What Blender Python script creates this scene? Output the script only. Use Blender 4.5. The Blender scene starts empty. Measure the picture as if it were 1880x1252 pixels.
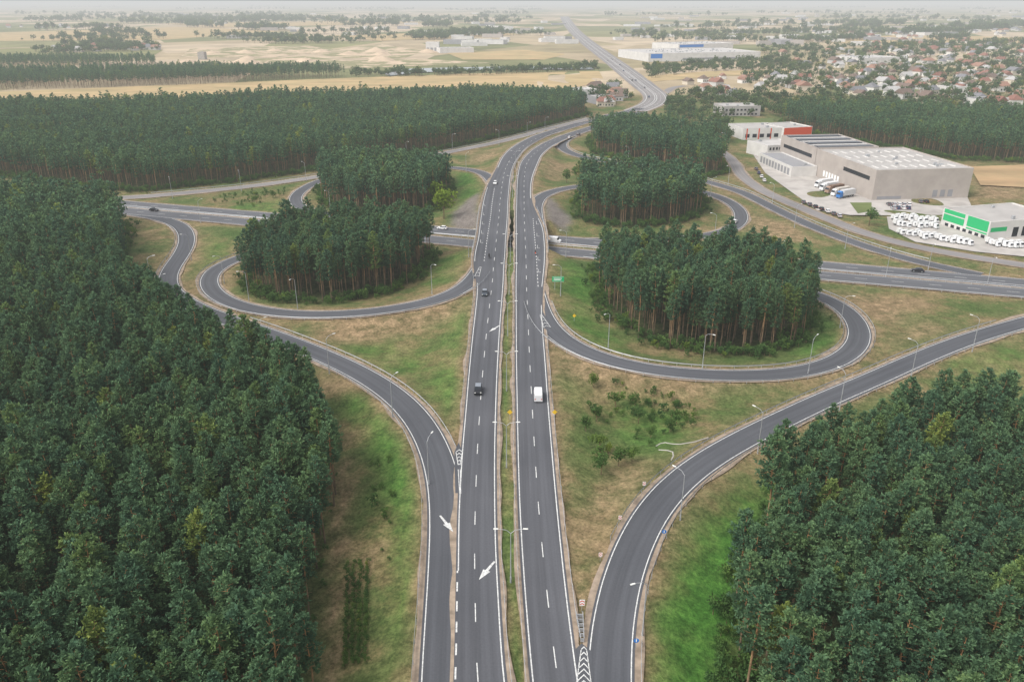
import bpy, bmesh, math, random
import numpy as np
from mathutils import Vector, Matrix
random.seed(7); rng=np.random.RandomState(11)
S=bpy.context.scene; COL=S.collection
F=1462.0; H=85.0; PITCH=math.atan(622/1462.0); CP=math.cos(PITCH); SP=math.sin(PITCH)
G=-5.3
# ---- survey helper: site plan measured from the photograph onto level ground
def P(u,v,z=0.0):
    dx=(u-940)/F; dy=(626-v)/F
    t=(z-H)/(-SP+dy*CP)
    return (t*dx, t*(CP+dy*SP), z)
def proj(x,y,z):
    zz=z-H; d=y*CP-zz*SP; up=y*SP+zz*CP
    return 940+F*x/d, 626-F*up/d, d
# ---------------------------------------------------------------- materials
def lk(nt,a,b): nt.links.new(a,b)
def newmat(name,rough=0.8,spec=0.3,painted_haze=True,transl=0.0):
    m=bpy.data.materials.new(name); m.use_nodes=True; nt=m.node_tree
    try: m.cycles.emission_sampling='NONE'
    except Exception: pass
    b=nt.nodes['Principled BSDF']; out=nt.nodes['Material Output']
    b.inputs['Roughness'].default_value=rough
    b.inputs['Specular IOR Level'].default_value=spec
    surf=b.outputs[0]
    if transl:
        tb=nt.nodes.new('ShaderNodeBsdfTranslucent'); tb.name='TR'; ms=nt.nodes.new('ShaderNodeMixShader'); ms.inputs[0].default_value=transl
        lk(nt,b.outputs[0],ms.inputs[1]); lk(nt,tb.outputs[0],ms.inputs[2]); surf=ms.outputs[0]
    if painted_haze:  # aerial haze painted as emission by distance from origin; also lifts near shadows
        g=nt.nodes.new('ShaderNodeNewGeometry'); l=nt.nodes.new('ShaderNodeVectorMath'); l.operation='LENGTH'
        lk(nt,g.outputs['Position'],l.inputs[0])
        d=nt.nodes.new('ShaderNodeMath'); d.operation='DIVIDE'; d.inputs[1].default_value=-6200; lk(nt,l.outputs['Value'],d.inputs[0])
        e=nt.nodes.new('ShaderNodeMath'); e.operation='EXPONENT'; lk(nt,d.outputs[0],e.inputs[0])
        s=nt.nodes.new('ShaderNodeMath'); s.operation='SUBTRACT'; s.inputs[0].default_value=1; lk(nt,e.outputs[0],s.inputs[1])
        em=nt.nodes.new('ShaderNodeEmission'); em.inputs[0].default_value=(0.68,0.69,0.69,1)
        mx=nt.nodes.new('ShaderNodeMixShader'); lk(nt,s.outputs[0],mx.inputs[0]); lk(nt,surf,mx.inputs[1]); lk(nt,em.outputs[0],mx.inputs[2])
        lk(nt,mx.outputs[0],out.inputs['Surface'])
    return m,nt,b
def N(nt,t,**k):
    n=nt.nodes.new(t)
    for a,b in k.items(): setattr(n,a,b)
    return n
def noise(nt,vec,scale,detail=4,rough=0.6):
    n=N(nt,'ShaderNodeTexNoise'); n.inputs['Scale'].default_value=scale; n.inputs['Detail'].default_value=detail; n.inputs['Roughness'].default_value=rough
    if vec is not None: lk(nt,vec,n.inputs['Vector'])
    return n.outputs['Fac']
def ramp(nt,fac,stops,interp='LINEAR'):
    r=N(nt,'ShaderNodeValToRGB'); r.color_ramp.interpolation=interp; el=r.color_ramp.elements
    while len(el)<len(stops): el.new(0.5)
    for e,(p,c) in zip(el,stops): e.position=p; e.color=(c[0],c[1],c[2],1)
    lk(nt,fac,r.inputs[0]); return r.outputs[0]
def mix(nt,fac,a,b,mode='MIX'):
    m=N(nt,'ShaderNodeMix',data_type='RGBA',blend_type=mode)
    for s,x in ((m.inputs[0],fac),(m.inputs[6],a),(m.inputs[7],b)):
        if isinstance(x,(int,float)): s.default_value=x
        elif isinstance(x,tuple): s.default_value=(x[0],x[1],x[2],1)
        else: lk(nt,x,s)
    return m.outputs[2]
def math_(nt,op,a,b=None):
    m=N(nt,'ShaderNodeMath',operation=op)
    for i,x in enumerate((a,b)):
        if x is None: continue
        if isinstance(x,(int,float)): m.inputs[i].default_value=x
        else: lk(nt,x,m.inputs[i])
    return m.outputs[0]
def posn(nt): return N(nt,'ShaderNodeNewGeometry').outputs['Position']
_pm={}
def plain(name,col,rough=0.7,var=0.12,scale=1.5,metal=0.0):
    if name in _pm: return _pm[name]
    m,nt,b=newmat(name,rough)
    n=noise(nt,posn(nt),scale,3)
    c=ramp(nt,n,[(0.3,tuple(x*(1-var) for x in col)),(0.7,tuple(min(1,x*(1+var)) for x in col))])
    lk(nt,c,b.inputs['Base Color']); b.inputs['Metallic'].default_value=metal
    _pm[name]=m; return m
def m_asphalt(name,col,tr=1.0):
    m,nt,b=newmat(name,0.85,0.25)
    p=posn(nt); uv=N(nt,'ShaderNodeUVMap',uv_map='UVMap').outputs[0]
    sep=N(nt,'ShaderNodeSeparateXYZ'); lk(nt,uv,sep.inputs[0])
    cmb=N(nt,'ShaderNodeCombineXYZ'); lk(nt,sep.outputs[0],cmb.inputs[0]); lk(nt,math_(nt,'MULTIPLY',sep.outputs[1],0.012),cmb.inputs[1])
    st=noise(nt,cmb.outputs[0],0.9,3,0.6)
    big=noise(nt,p,0.03,3); fine=noise(nt,p,3.0,3)
    c=ramp(nt,st,[(0.3,tuple(x*0.8 for x in col)),(0.7,tuple(x*1.24 for x in col))])
    c=mix(nt,1.0,c,ramp(nt,big,[(0.3,(0.86,)*3),(0.7,(1.14,1.12,1.1))]),'MULTIPLY')
    c=mix(nt,1.0,c,ramp(nt,fine,[(0.3,(0.92,)*3),(0.7,(1.07,)*3)]),'MULTIPLY')
    lk(nt,c,b.inputs['Base Color']); return m
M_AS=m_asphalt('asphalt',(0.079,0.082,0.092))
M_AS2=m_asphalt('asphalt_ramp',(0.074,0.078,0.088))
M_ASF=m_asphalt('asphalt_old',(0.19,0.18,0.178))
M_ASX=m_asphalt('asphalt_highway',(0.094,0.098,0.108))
def m_paint():
    m,nt,b=newmat('road_paint',0.6)
    n=noise(nt,posn(nt),2.5,4,0.7)
    lk(nt,ramp(nt,n,[(0.3,(0.28,0.28,0.28)),(0.55,(0.60,0.60,0.58))]),b.inputs['Base Color']); return m
M_PAINT=m_paint()
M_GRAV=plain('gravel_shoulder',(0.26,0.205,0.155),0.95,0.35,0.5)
def m_ground():
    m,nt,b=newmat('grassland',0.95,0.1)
    p=posn(nt)
    at=N(nt,'ShaderNodeAttribute',attribute_name='zone'); sep=N(nt,'ShaderNodeSeparateColor'); lk(nt,at.outputs['Color'],sep.inputs[0])
    n1=noise(nt,p,0.05,7,0.72); n2=noise(nt,p,0.35,5,0.75); n3=noise(nt,p,1.6,4,0.75)
    c=ramp(nt,n1,[(0.36,(0.056,0.098,0.026)),(0.47,(0.092,0.118,0.040)),(0.55,(0.155,0.133,0.060)),(0.66,(0.245,0.18,0.10))])
    g=math_(nt,'MULTIPLY',sep.outputs[1],ramp(nt,n2,[(0.35,(0.55,)*3),(0.58,(1,)*3)]))
    c=mix(nt,g,c,ramp(nt,n2,[(0.3,(0.155,0.108,0.060)),(0.65,(0.30,0.21,0.125))]))
    r=math_(nt,'MULTIPLY',sep.outputs[0],ramp(nt,n1,[(0.35,(1,)*3),(0.65,(0.75,)*3)]))
    c=mix(nt,r,c,ramp(nt,n2,[(0.3,(0.028,0.092,0.016)),(0.65,(0.070,0.182,0.030))]))
    c=mix(nt,sep.outputs[2],c,ramp(nt,n2,[(0.3,(0.026,0.046,0.016)),(0.7,(0.070,0.072,0.032))]))
    st=math_(nt,'SUBTRACT',1.0,at.outputs['Alpha'])
    c=mix(nt,st,c,(0.17,0.15,0.135))
    c=mix(nt,1.0,c,ramp(nt,n3,[(0.3,(0.55,)*3),(0.7,(1.38,)*3)]),'MULTIPLY')
    c=mix(nt,1.0,c,ramp(nt,n2,[(0.3,(0.72,)*3),(0.7,(1.25,)*3)]),'MULTIPLY')
    sp=N(nt,'ShaderNodeSeparateXYZ'); lk(nt,p,sp.inputs[0])
    mp=N(nt,'ShaderNodeMapping'); mp.inputs['Rotation'].default_value=(0,0,0.3); mp.inputs['Scale'].default_value=(0.0046,0.0024,0); lk(nt,p,mp.inputs[0])
    vo=N(nt,'ShaderNodeTexVoronoi'); vo.inputs['Scale'].default_value=1.0; lk(nt,mp.outputs[0],vo.inputs['Vector'])
    sv=N(nt,'ShaderNodeSeparateColor'); lk(nt,vo.outputs['Color'],sv.inputs[0])
    f=ramp(nt,sv.outputs[0],[(0.0,(0.16,0.165,0.075)),(0.18,(0.27,0.225,0.13)),(0.36,(0.35,0.28,0.18)),(0.52,(0.20,0.195,0.09)),(0.66,(0.41,0.33,0.23)),(0.90,(0.13,0.145,0.06))],'CONSTANT')
    f=mix(nt,1.0,f,ramp(nt,noise(nt,p,0.01,5),[(0.3,(0.68,)*3),(0.7,(1.2,)*3)]),'MULTIPLY')
    mr=N(nt,'ShaderNodeMapRange'); mr.inputs[1].default_value=860; mr.inputs[2].default_value=900; lk(nt,sp.outputs[1],mr.inputs[0])
    c=mix(nt,mr.outputs[0],c,f)
    lk(nt,c,b.inputs['Base Color'])
    bp=N(nt,'ShaderNodeBump'); bp.inputs['Strength'].default_value=0.6; bp.inputs['Distance'].default_value=0.5; lk(nt,n3,bp.inputs['Height']); lk(nt,bp.outputs[0],b.inputs['Normal'])
    return m
M_GROUND=m_ground()
def m_leaf(name,dark,mid,light):
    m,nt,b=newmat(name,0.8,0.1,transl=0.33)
    p=posn(nt)
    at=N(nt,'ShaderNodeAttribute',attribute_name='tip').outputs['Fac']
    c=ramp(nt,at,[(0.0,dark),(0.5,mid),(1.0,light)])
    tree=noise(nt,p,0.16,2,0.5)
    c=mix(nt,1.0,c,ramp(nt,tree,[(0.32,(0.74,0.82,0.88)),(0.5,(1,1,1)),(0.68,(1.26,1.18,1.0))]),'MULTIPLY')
    big=noise(nt,p,0.02,2)
    c=mix(nt,1.0,c,ramp(nt,big,[(0.35,(0.88,0.92,0.95)),(0.65,(1.08,1.07,1.0))]),'MULTIPLY')
    ri=N(nt,'ShaderNodeObjectInfo').outputs['Random']
    c=mix(nt,1.0,c,ramp(nt,ri,[(0.0,(0.80,0.88,0.94)),(0.9,(1.1,1.1,1.0)),(0.965,(1.35,1.2,0.8)),(0.992,(2.0,1.45,0.7))]),'MULTIPLY')
    lk(nt,c,b.inputs['Base Color']); lk(nt,c,nt.nodes['TR'].inputs['Color']); return m
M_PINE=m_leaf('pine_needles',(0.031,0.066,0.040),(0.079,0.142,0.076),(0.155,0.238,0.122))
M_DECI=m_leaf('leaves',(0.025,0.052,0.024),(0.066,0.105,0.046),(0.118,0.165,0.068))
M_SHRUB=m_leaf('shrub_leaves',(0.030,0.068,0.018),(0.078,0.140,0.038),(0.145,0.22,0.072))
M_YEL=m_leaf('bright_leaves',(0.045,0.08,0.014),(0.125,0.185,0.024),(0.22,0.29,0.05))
def m_bark():
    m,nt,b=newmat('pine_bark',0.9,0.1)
    at=N(nt,'ShaderNodeAttribute',attribute_name='tip').outputs['Fac']
    c=ramp(nt,at,[(0.0,(0.125,0.10,0.07)),(0.3,(0.21,0.140,0.082)),(0.6,(0.34,0.195,0.095))])
    c=mix(nt,1.0,c,ramp(nt,noise(nt,posn(nt),0.5,3),[(0.3,(0.5,)*3),(0.7,(1.3,)*3)]),'MULTIPLY')
    lk(nt,c,b.inputs['Base Color']); return m
M_BARK=m_bark()
M_STEEL=plain('galvanised_steel',(0.38,0.39,0.40),0.45,0.1,1,0.3)
M_CONC=plain('concrete',(0.33,0.31,0.28),0.9,0.15,0.4)
M_WHITE=plain('white_paint',(0.74,0.74,0.73),0.45,0.04)
M_GLASS=plain('dark_glass',(0.02,0.024,0.03),0.12,0.1)
M_RUB=plain('tyre_rubber',(0.02,0.02,0.02),0.9,0.1)
M_RED=plain('red_paint',(0.58,0.08,0.035),0.5,0.05)
M_BLUE=plain('blue_paint',(0.03,0.17,0.5),0.5,0.05)
M_GREEN=plain('green_cladding',(0.02,0.36,0.13),0.5,0.04)
M_YSIGN=plain('yellow_sheet',(0.72,0.46,0.03),0.5,0.05)
M_LAMP=plain('lamp_glass',(0.7,0.7,0.66),0.3,0.03)
# ---------------------------------------------------------------- mesh helpers
def mesh(name,verts,faces,mats,fm=None,smooth=False):
    me=bpy.data.meshes.new(name); me.from_pydata([tuple(v) for v in verts],[],[tuple(f) for f in faces])
    for m in (mats if isinstance(mats,(list,tuple)) else [mats]): me.materials.append(m)
    if fm is not None: me.polygons.foreach_set('material_index',fm)
    if smooth: me.polygons.foreach_set('use_smooth',[True]*len(me.polygons))
    me.update(); return me
def obj(name,data=None,parent=None,loc=(0,0,0),rz=0,label=None,cat=None,kind=None,group=None):
    o=bpy.data.objects.new(name,data); COL.objects.link(o); o.location=loc; o.rotation_euler=(0,0,rz)
    if parent: o.parent=parent
    if data is None: o.empty_display_size=0.3
    if label: o['label']=label
    if cat: o['category']=cat
    if kind: o['kind']=kind
    if group: o['group']=group
    return o
def clone(o,loc=None,rz=None,parent=None):
    c=o.copy()
    if parent: c.parent=parent
    COL.objects.link(c)
    if loc is not None: c.location=loc
    if rz is not None: c.rotation_euler=(0,0,rz)
    for ch in o.children: clone(ch,parent=c)
    return c
def boxv(x0,x1,y0,y1,z0,z1):
    return [(x0,y0,z0),(x1,y0,z0),(x1,y1,z0),(x0,y1,z0),(x0,y0,z1),(x1,y0,z1),(x1,y1,z1),(x0,y1,z1)],[(0,3,2,1),(4,5,6,7),(0,1,5,4),(1,2,6,5),(2,3,7,6),(3,0,4,7)]
def boxes(name,bl,mat,bev=0):
    V=[];Fc=[]
    for b in bl:
        v,f=boxv(*b); n=len(V); V+=v; Fc+=[tuple(i+n for i in q) for q in f]
    me=mesh(name,V,Fc,mat)
    if bev:
        bm=bmesh.new(); bm.from_mesh(me); bmesh.ops.bevel(bm,geom=bm.edges[:],offset=bev,segments=2,affect='EDGES'); bm.to_mesh(me); bm.free()
    return me
def tube(V,Fc,p0,p1,r0,r1,n=6):
    p0=Vector(p0);p1=Vector(p1); d=(p1-p0).normalized(); a=d.orthogonal().normalized(); b=d.cross(a); k=len(V)
    for p,r in ((p0,r0),(p1,r1)):
        for i in range(n):
            t=2*math.pi*i/n; V.append(p+a*math.cos(t)*r+b*math.sin(t)*r)
    for i in range(n):
        j=(i+1)%n; Fc.append((k+i,k+j,k+n+j,k+n+i))
    Fc.append(tuple(k+n+i for i in range(n))); Fc.append(tuple(k+n-1-i for i in range(n)))
def prism(name,prof,hb,ht,mat,bev=0.05):
    zs=[p[1] for p in prof]; z0=min(zs); z1=max(zs)
    V=[]
    for s in (-1,1):
        for x,z in prof:
            V.append((x,s*(hb+(ht-hb)*(z-z0)/(z1-z0)),z))
    n=len(prof); Fc=[tuple(range(n)),tuple(range(2*n-1,n-1,-1))]
    for i in range(n):
        j=(i+1)%n; Fc.append((i,n+i,n+j,j))
    me=mesh(name,V,Fc,mat)
    bm=bmesh.new(); bm.from_mesh(me); bmesh.ops.recalc_face_normals(bm,faces=bm.faces[:])
    if bev: bmesh.ops.bevel(bm,geom=bm.edges[:],offset=bev,segments=2,affect='EDGES')
    bm.to_mesh(me); bm.free(); return me
# ---------------------------------------------------------------- curves / roads
def catmull(pts,ds=3.0):
    pts=np.array(pts,float); n=len(pts)
    ext=np.vstack([2*pts[0]-pts[1],pts,2*pts[-1]-pts[-2]])
    out=[]
    for i in range(n-1):
        p0,p1,p2,p3=ext[i:i+4]
        d=np.linalg.norm((p2-p1)[:2]); k=max(2,int(d/ds))
        def tj(ti,a,b): return ti+max(1e-3,np.linalg.norm((b-a)[:2]))**0.5
        t0=0;t1=tj(t0,p0,p1);t2=tj(t1,p1,p2);t3=tj(t2,p2,p3)
        for t in np.linspace(t1,t2,k,endpoint=False):
            A1=(t1-t)/(t1-t0)*p0+(t-t0)/(t1-t0)*p1;A2=(t2-t)/(t2-t1)*p1+(t-t1)/(t2-t1)*p2;A3=(t3-t)/(t3-t2)*p2+(t-t2)/(t3-t2)*p3
            B1=(t2-t)/(t2-t0)*A1+(t-t0)/(t2-t0)*A2;B2=(t3-t)/(t3-t1)*A2+(t-t1)/(t3-t1)*A3
            out.append((t2-t)/(t2-t1)*B1+(t-t1)/(t2-t1)*B2)
    out.append(pts[-1]); return np.array(out)
def smooth(a,it):
    for _ in range(it):
        b=a.copy(); b[1:-1]=(a[:-2]+2*a[1:-1]+a[2:])/4; a=b
    return a
class Road: pass
ROADS=[]
def road(name,pts,w,zoff,mat,terr=True,ds=3.0,sm=12,shoulder=0.75):
    q=[]
    for p in pts:
        x,y,z=P(p[0],p[1],p[2]); q.append((x,y,z,p[3] if len(p)>3 else w))
    a=smooth(catmull(q,ds),sm)
    r=Road(); r.c=a[:,:3]; r.w=a[:,3]; r.name=name; r.zoff=zoff
    t=np.gradient(r.c[:,:2],axis=0); t/=np.linalg.norm(t,axis=1)[:,None]
    r.t=t; r.n=np.stack([-t[:,1],t[:,0]],1)
    r.s=np.concatenate([[0],np.cumsum(np.linalg.norm(np.diff(r.c[:,:2],axis=0),axis=1))])
    r.terr=terr; ROADS.append(r)
    strip(name,r,-r.w/2,r.w/2,zoff,mat)
    if shoulder:
        wob=np.abs(smooth(rng.normal(0,0.9,len(r.s)),3)); wob2=np.abs(smooth(rng.normal(0,0.9,len(r.s)),3))
        strip('gravel_shoulder',r,-r.w/2-shoulder+0.25-wob,r.w/2+shoulder-0.25+wob2,zoff-0.03-0.004*len(ROADS)/4,M_GRAV)
    return r
def strip(name,r,o0,o1,zoff,mat):
    n=len(r.c); o0=np.broadcast_to(o0,(n,)); o1=np.broadcast_to(o1,(n,))
    V=[];Fc=[];UV=[]
    for i in range(n):
        for o in (o0[i],o1[i]):
            V.append((r.c[i,0]+r.n[i,0]*o,r.c[i,1]+r.n[i,1]*o,r.c[i,2]+zoff)); UV.append((o,r.s[i]))
    for i in range(n-1): Fc.append((2*i+1,2*i,2*i+2,2*i+3))
    me=mesh(name,V,Fc,mat); uv=me.uv_layers.new(name='UVMap')
    for l in me.loops: uv.data[l.index].uv=UV[l.vertex_index]
    return obj(name,me,kind='structure')
def at(r,s,o):
    x=np.interp(s,r.s,r.c[:,0]);y=np.interp(s,r.s,r.c[:,1]);z=np.interp(s,r.s,r.c[:,2]);nx=np.interp(s,r.s,r.n[:,0]);ny=np.interp(s,r.s,r.n[:,1])
    return np.array((x+nx*o,y+ny*o,z))
def marking(r,off,lw=0.28,dash=None,s0=0,s1=None,zo=0.015,V=None,Fc=None):
    s1=r.s[-1] if s1 is None else s1
    offf=off if callable(off) else (lambda s:off)
    segs=[]
    if dash:
        s=s0
        while s<s1: segs.append((s,min(s+dash[0],s1))); s+=dash[0]+dash[1]
    else: segs=[(s0,s1)]
    for a,b in segs:
        k=max(1,int((b-a)/2.5)); ss=np.linspace(a,b,k+1); n0=len(V)
        for s in ss:
            o=offf(s)
            for q in (-lw/2,lw/2):
                p=at(r,s,o+q); V.append((p[0],p[1],p[2]+r.zoff+zo))
        for i in range(k): Fc.append((n0+2*i+1,n0+2*i,n0+2*i+2,n0+2*i+3))
def flush_marks(V,Fc,name='road_marking'):
    obj(name,mesh(name,V,Fc,M_PAINT),kind='structure')
def srange(r,v0,v1):
    vv=np.array([proj(*c)[1] for c in r.c])
    f=lambda v: r.s[int(np.argmin(np.abs(vv-v)))]
    a,b=f(v0),f(v1); return min(a,b),max(a,b)
def pair(v,ul,ur,z=0):
    a=P(ul,v,z);b=P(ur,v,z); return ((ul+ur)/2,v,z,b[0]-a[0])
MLp=[pair(*q) for q in [(1400,822,955),(1330,829,942),(1252,833,930),(1100,836,920),(1000,838,914),(950,838,913),(870,843,912),(820,846,912),(770,851,913),(700,857,915),(620,865,919),(560,872,923),(520,875,926),(490,869,927),(465,870,929),(440,876,930),(400,881,933),(370,886,934),(345,893,936),(325,903,938),(308,912,942)]]
MLp+=[(936,290,-0.3,10),(950,274,-.8,10),(968,262,-1.5,10),(992,250,-2.3,10),(1022,240,-3,10),(1055,230,-3.8,10),(1085,221,-4.5,10),(1118,212.5,-5,10),(1150,206,-5,10),(1176,199,-5,11)]
MRp=[pair(*q) for q in [(1400,990,1090),(1330,981,1078),(1252,972,1065),(1180,966,1055),(1060,957,1040),(930,950,1026),(810,947,1015),(740,946,1009),(660,945,1003),(600,945,998),(560,945,996),(520,945,998),(480,946,1002),(440,946,1001),(415,946,997),(395,946,987),(370,947,977),(340,948,976),(320,950,980),(300,955,988)]]
MRp+=[(980,286,-.3,9.5),(994,273,-.8,9.5),(1013,262,-1.4,9.5),(1035,252.5,-2,9.5),(1060,243.5,-2.8,9.5),(1088,234.5,-3.5,9.5),(1118,225,-4.3,9.5),(1150,215,-5,9.5),(1180,206,-5,10)]
ML=road('road',MLp,11,0.03,M_AS,sm=6); MR=road('road',MRp,10,0.03,M_AS,sm=6)
FAR=road('road',[(1165,204,-5,20),(1186,197,-5,22),(1203,186,-5,24),(1203,175,-5,26),(1185,160,-4.9,28),(1160,140,-4.8,30),(1130,117,-4.7,30),(1100,95,-4.6,32),(1075,76,-4.5,36),(1055,58,-4,40),(1043,43,-3.5,48),(1036,31,-3,55)],26,0.0,M_ASF,terr=True,ds=12,sm=3)
X1=road('road',[(0,352,-5),(250,376,-5),(500,397,-5),(800,422,-5),(1040,441,-5),(1475,484,-5),(1880,520,-5),(2200,548,-5)],10.5,0.0,M_ASX)
X2=road('road',[(0,365,-5),(250,389,-5),(480,410,-5),(830,443,-5),(1045,463,-5),(1500,505,-5),(1880,538,-5),(2200,567,-5)],10.5,0.0,M_ASX)
RW=7.0
LO=road('road',[(815,1400,0),(814,1330,0),(814,1252,0),(818,1150,0),(821,1050,0),(822,960,0),(819,900,0),(808,845,0),(786,795,0),(752,748,-.3),(706,710,-.8),(650,678,-1.4),(600,655,-1.9),(500,615,-2.8),(420,588,-3.5),(350,560,-4.3),(308,528,-4.9),(311,498,-5),(334,466,-5),(344,438,-5),(330,413,-5),(292,400,-5),(240,391,-5)],RW,-0.02,M_AS2)
LL=road('road',[(895,470,0),(883,492,0),(868,516,0),(845,536,-.1),(800,553,-.5),(740,566,-1),(670,575,-1.7),(600,579,-2.3),(530,577,-3),(460,568,-3.6),(405,548,-4.2),(381,522,-4.6),(386,500,-4.8),(415,482,-5),(460,466,-5),(540,446,-5),(640,436,-5),(740,438,-5),(840,446,-5)],6.6,-0.02,M_AS2)
UL=road('road',[(912,352,0),(903,332,0),(890,319,-.2),(862,311,-.9),(820,307,-1.5),(740,307,-2.3),(660,314,-3.2),(592,330,-4.2),(552,350,-4.8),(541,368,-5),(560,385,-5),(620,397,-5),(700,408,-5),(800,419,-5)],6.6,-0.02,M_AS2)
UO=road('road',[(1085,217,-4.5),(1050,226,-4),(1000,238,-4),(950,252,-4.3),(900,264,-4.6),(820,280,-5),(700,304,-5),(580,325,-5),(450,343,-5),(350,353,-5),(250,362,-5),(100,366,-5)],7.5,-0.02,M_ASF)
UR=road('road',[(990,440,0),(985,405,0),(983,378,0),(995,359,-.1),(1025,348,-.6),(1070,341,-1.2),(1150,337,-2.2),(1220,340,-3),(1290,352,-4),(1340,370,-4.6),(1362,393,-5),(1352,416,-5),(1315,430,-5),(1250,438,-5),(1150,441,-5),(1060,441,-5)],6.6,-0.02,M_AS2)
RO=road('road',[(1085,235,-3.5),(1055,248,-2.6),(1033,261,-2.6),(1034,274,-3),(1068,288,-3.5),(1140,301,-4),(1230,316,-4.6),(1310,337,-5),(1360,352,-5),(1410,377,-5),(1470,406,-5),(1530,431,-5),(1600,456,-5),(1700,484,-5),(1800,505,-5)],7,-0.02,M_AS2)
LR=road('road',[(975,500,0),(982,535,0),(990,566,0),(1004,596,0),(1032,625,0),(1080,652,-.5),(1150,672,-1),(1250,686,-1.6),(1350,690,-2.2),(1450,686,-2.9),(1530,668,-3.4),(1572,641,-3.8),(1581,605,-4.2),(1562,575,-4.5),(1530,552,-4.8),(1480,533,-5),(1400,512,-5),(1300,496,-5),(1200,482,-5)],6.8,-0.02,M_AS2)
RL=road('road',[(1120,1400,0),(1117,1330,0),(1117,1252,0),(1118,1180,0),(1130,1100,0),(1153,1020,0),(1183,960,-.2),(1224,902,-.6),(1274,859,-1),(1352,812,-1.6),(1430,773,-2.2),(1510,735,-2.8),(1600,697,-3.3),(1680,661,-3.7),(1770,625,-4),(1880,592,-4.4),(2060,545,-5)],6.8,-0.02,M_AS2)
LOC=road('road',[(1240,222,-5),(1300,262,-5),(1345,295,-5),(1362,322,-5),(1400,350,-5),(1470,381,-5),(1530,406,-5),(1600,432,-5),(1700,457,-5),(1800,474,-5),(1900,490,-5)],6.5,0.0,M_ASF)
SIDE=road('road',[(1205,180,-5),(1222,170,-5),(1240,160,-5),(1258,158,-5)],9,-0.02,M_ASF,ds=10,sm=2)
def marks_main():
    V=[];Fc=[]
    wl=lambda s: np.interp(s,ML.s,ML.w)
    marking(ML,lambda s:-wl(s)/2+0.45,V=V,Fc=Fc,lw=0.19)
    marking(ML,lambda s:-wl(s)/2+4.0,dash=(4,8),V=V,Fc=Fc,lw=0.16)
    s0,s1=srange(ML,1400,1045); marking(ML,lambda s:wl(s)/2-0.25,dash=(2.2,2.2),s0=s0,s1=s1,V=V,Fc=Fc,lw=0.25)
    s0,s1=srange(ML,1035,520); marking(ML,lambda s:wl(s)/2-0.4,s0=s0,s1=s1,V=V,Fc=Fc,lw=0.19)
    s0,s1=srange(ML,478,345); marking(ML,lambda s:-wl(s)/2+7.6,dash=(1.8,1.8),s0=s0,s1=s1,V=V,Fc=Fc,lw=0.23); marking(ML,lambda s:wl(s)/2-0.5,s0=s0,s1=s1,V=V,Fc=Fc,lw=0.2)
    s0,s1=srange(ML,308,200); marking(ML,lambda s:wl(s)/2-0.6,s0=s0,s1=s1,V=V,Fc=Fc,lw=0.25)
    wr=lambda s: np.interp(s,MR.s,MR.w)
    marking(MR,lambda s:wr(s)/2-0.45,V=V,Fc=Fc,lw=0.19)
    marking(MR,lambda s:wr(s)/2-3.85,dash=(4,8),s0=3,V=V,Fc=Fc,lw=0.16)
    s0,s1=srange(MR,1400,560); marking(MR,lambda s:-wr(s)/2+0.4,s0=s0,s1=s1,V=V,Fc=Fc,lw=0.19)
    s0,s1=srange(MR,525,400); marking(MR,lambda s:wr(s)/2-7.6,dash=(1.8,1.8),s0=s0,s1=s1,V=V,Fc=Fc,lw=0.23); marking(MR,lambda s:-wr(s)/2+0.5,s0=s0,s1=s1,V=V,Fc=Fc,lw=0.2)
    s0,s1=srange(MR,365,215); marking(MR,lambda s:-wr(s)/2+0.5,s0=s0,s1=s1,V=V,Fc=Fc,lw=0.25)
    flush_marks(V,Fc)
marks_main()
for r in (LO,LL,UL,UO,UR,RO,LR,RL):
    V=[];Fc=[]
    for sg in (-1,1): marking(r,lambda s:sg*(np.interp(s,r.s,r.w)/2-0.45),V=V,Fc=Fc,lw=0.17)
    flush_marks(V,Fc)
for r in (X1,X2):
    V=[];Fc=[]
    for sg in (-1,1): marking(r,sg*4.6,V=V,Fc=Fc,lw=0.2)
    marking(r,0.3,dash=(4,8),V=V,Fc=Fc,lw=0.18); flush_marks(V,Fc)
V=[];Fc=[]
for o in (-9.5,-1,1,9.5): marking(FAR,o,V=V,Fc=Fc,lw=0.5,zo=0.03)
for o in (-5,5): marking(FAR,o,dash=(4,8),V=V,Fc=Fc,lw=0.4,s1=500,zo=0.03)
flush_marks(V,Fc)
V=[];Fc=[]
def arrow(u0,v0,u1,v1,hw=0.95,sw=0.32,z=0.05):
    a=Vector(P(u0,v0,z));b=Vector(P(u1,v1,z)); d=b-a; L=d.length; d.normalize(); n=Vector((-d.y,d.x,0)); h=L*0.5; k=len(V)
    m=a+d*(L-h)
    V.extend([a-n*sw*0.7,a+n*sw*0.7,m+n*sw,m+n*hw,b,m-n*hw,m-n*sw]); Fc.append((0+k,6+k,2+k,1+k)); Fc.append((5+k,4+k,3+k))
arrow(808,946,832,976,0.66,0.25); arrow(908,1030,879,1064,0.66,0.25); arrow(918,597,898,609,0.62,0.24)
def tick(u,v,du,dv):
    a=Vector(P(u,v,0.05));b=Vector(P(u+du,v,0.05));c=Vector(P(u,v-dv,0.05)); k=len(V)
    V.extend([a,b,b+Vector((0,0.3,0)),a+Vector((0,0.3,0))]); Fc.append((k,k+1,k+2,k+3))
    k=len(V); w=Vector((0.12*(1 if du>0 else -1),0,0)); V.extend([a,a+w,c+w,c]); Fc.append((k,k+1,k+2,k+3) if du>0 else (k+3,k+2,k+1,k))
for i in range(5): tick(882+i*1.6,446-i*17,5-0.4*i,6-0.6*i)
for i in range(5): tick(984.5+i*0.9,412+i*22,5,6)
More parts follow.
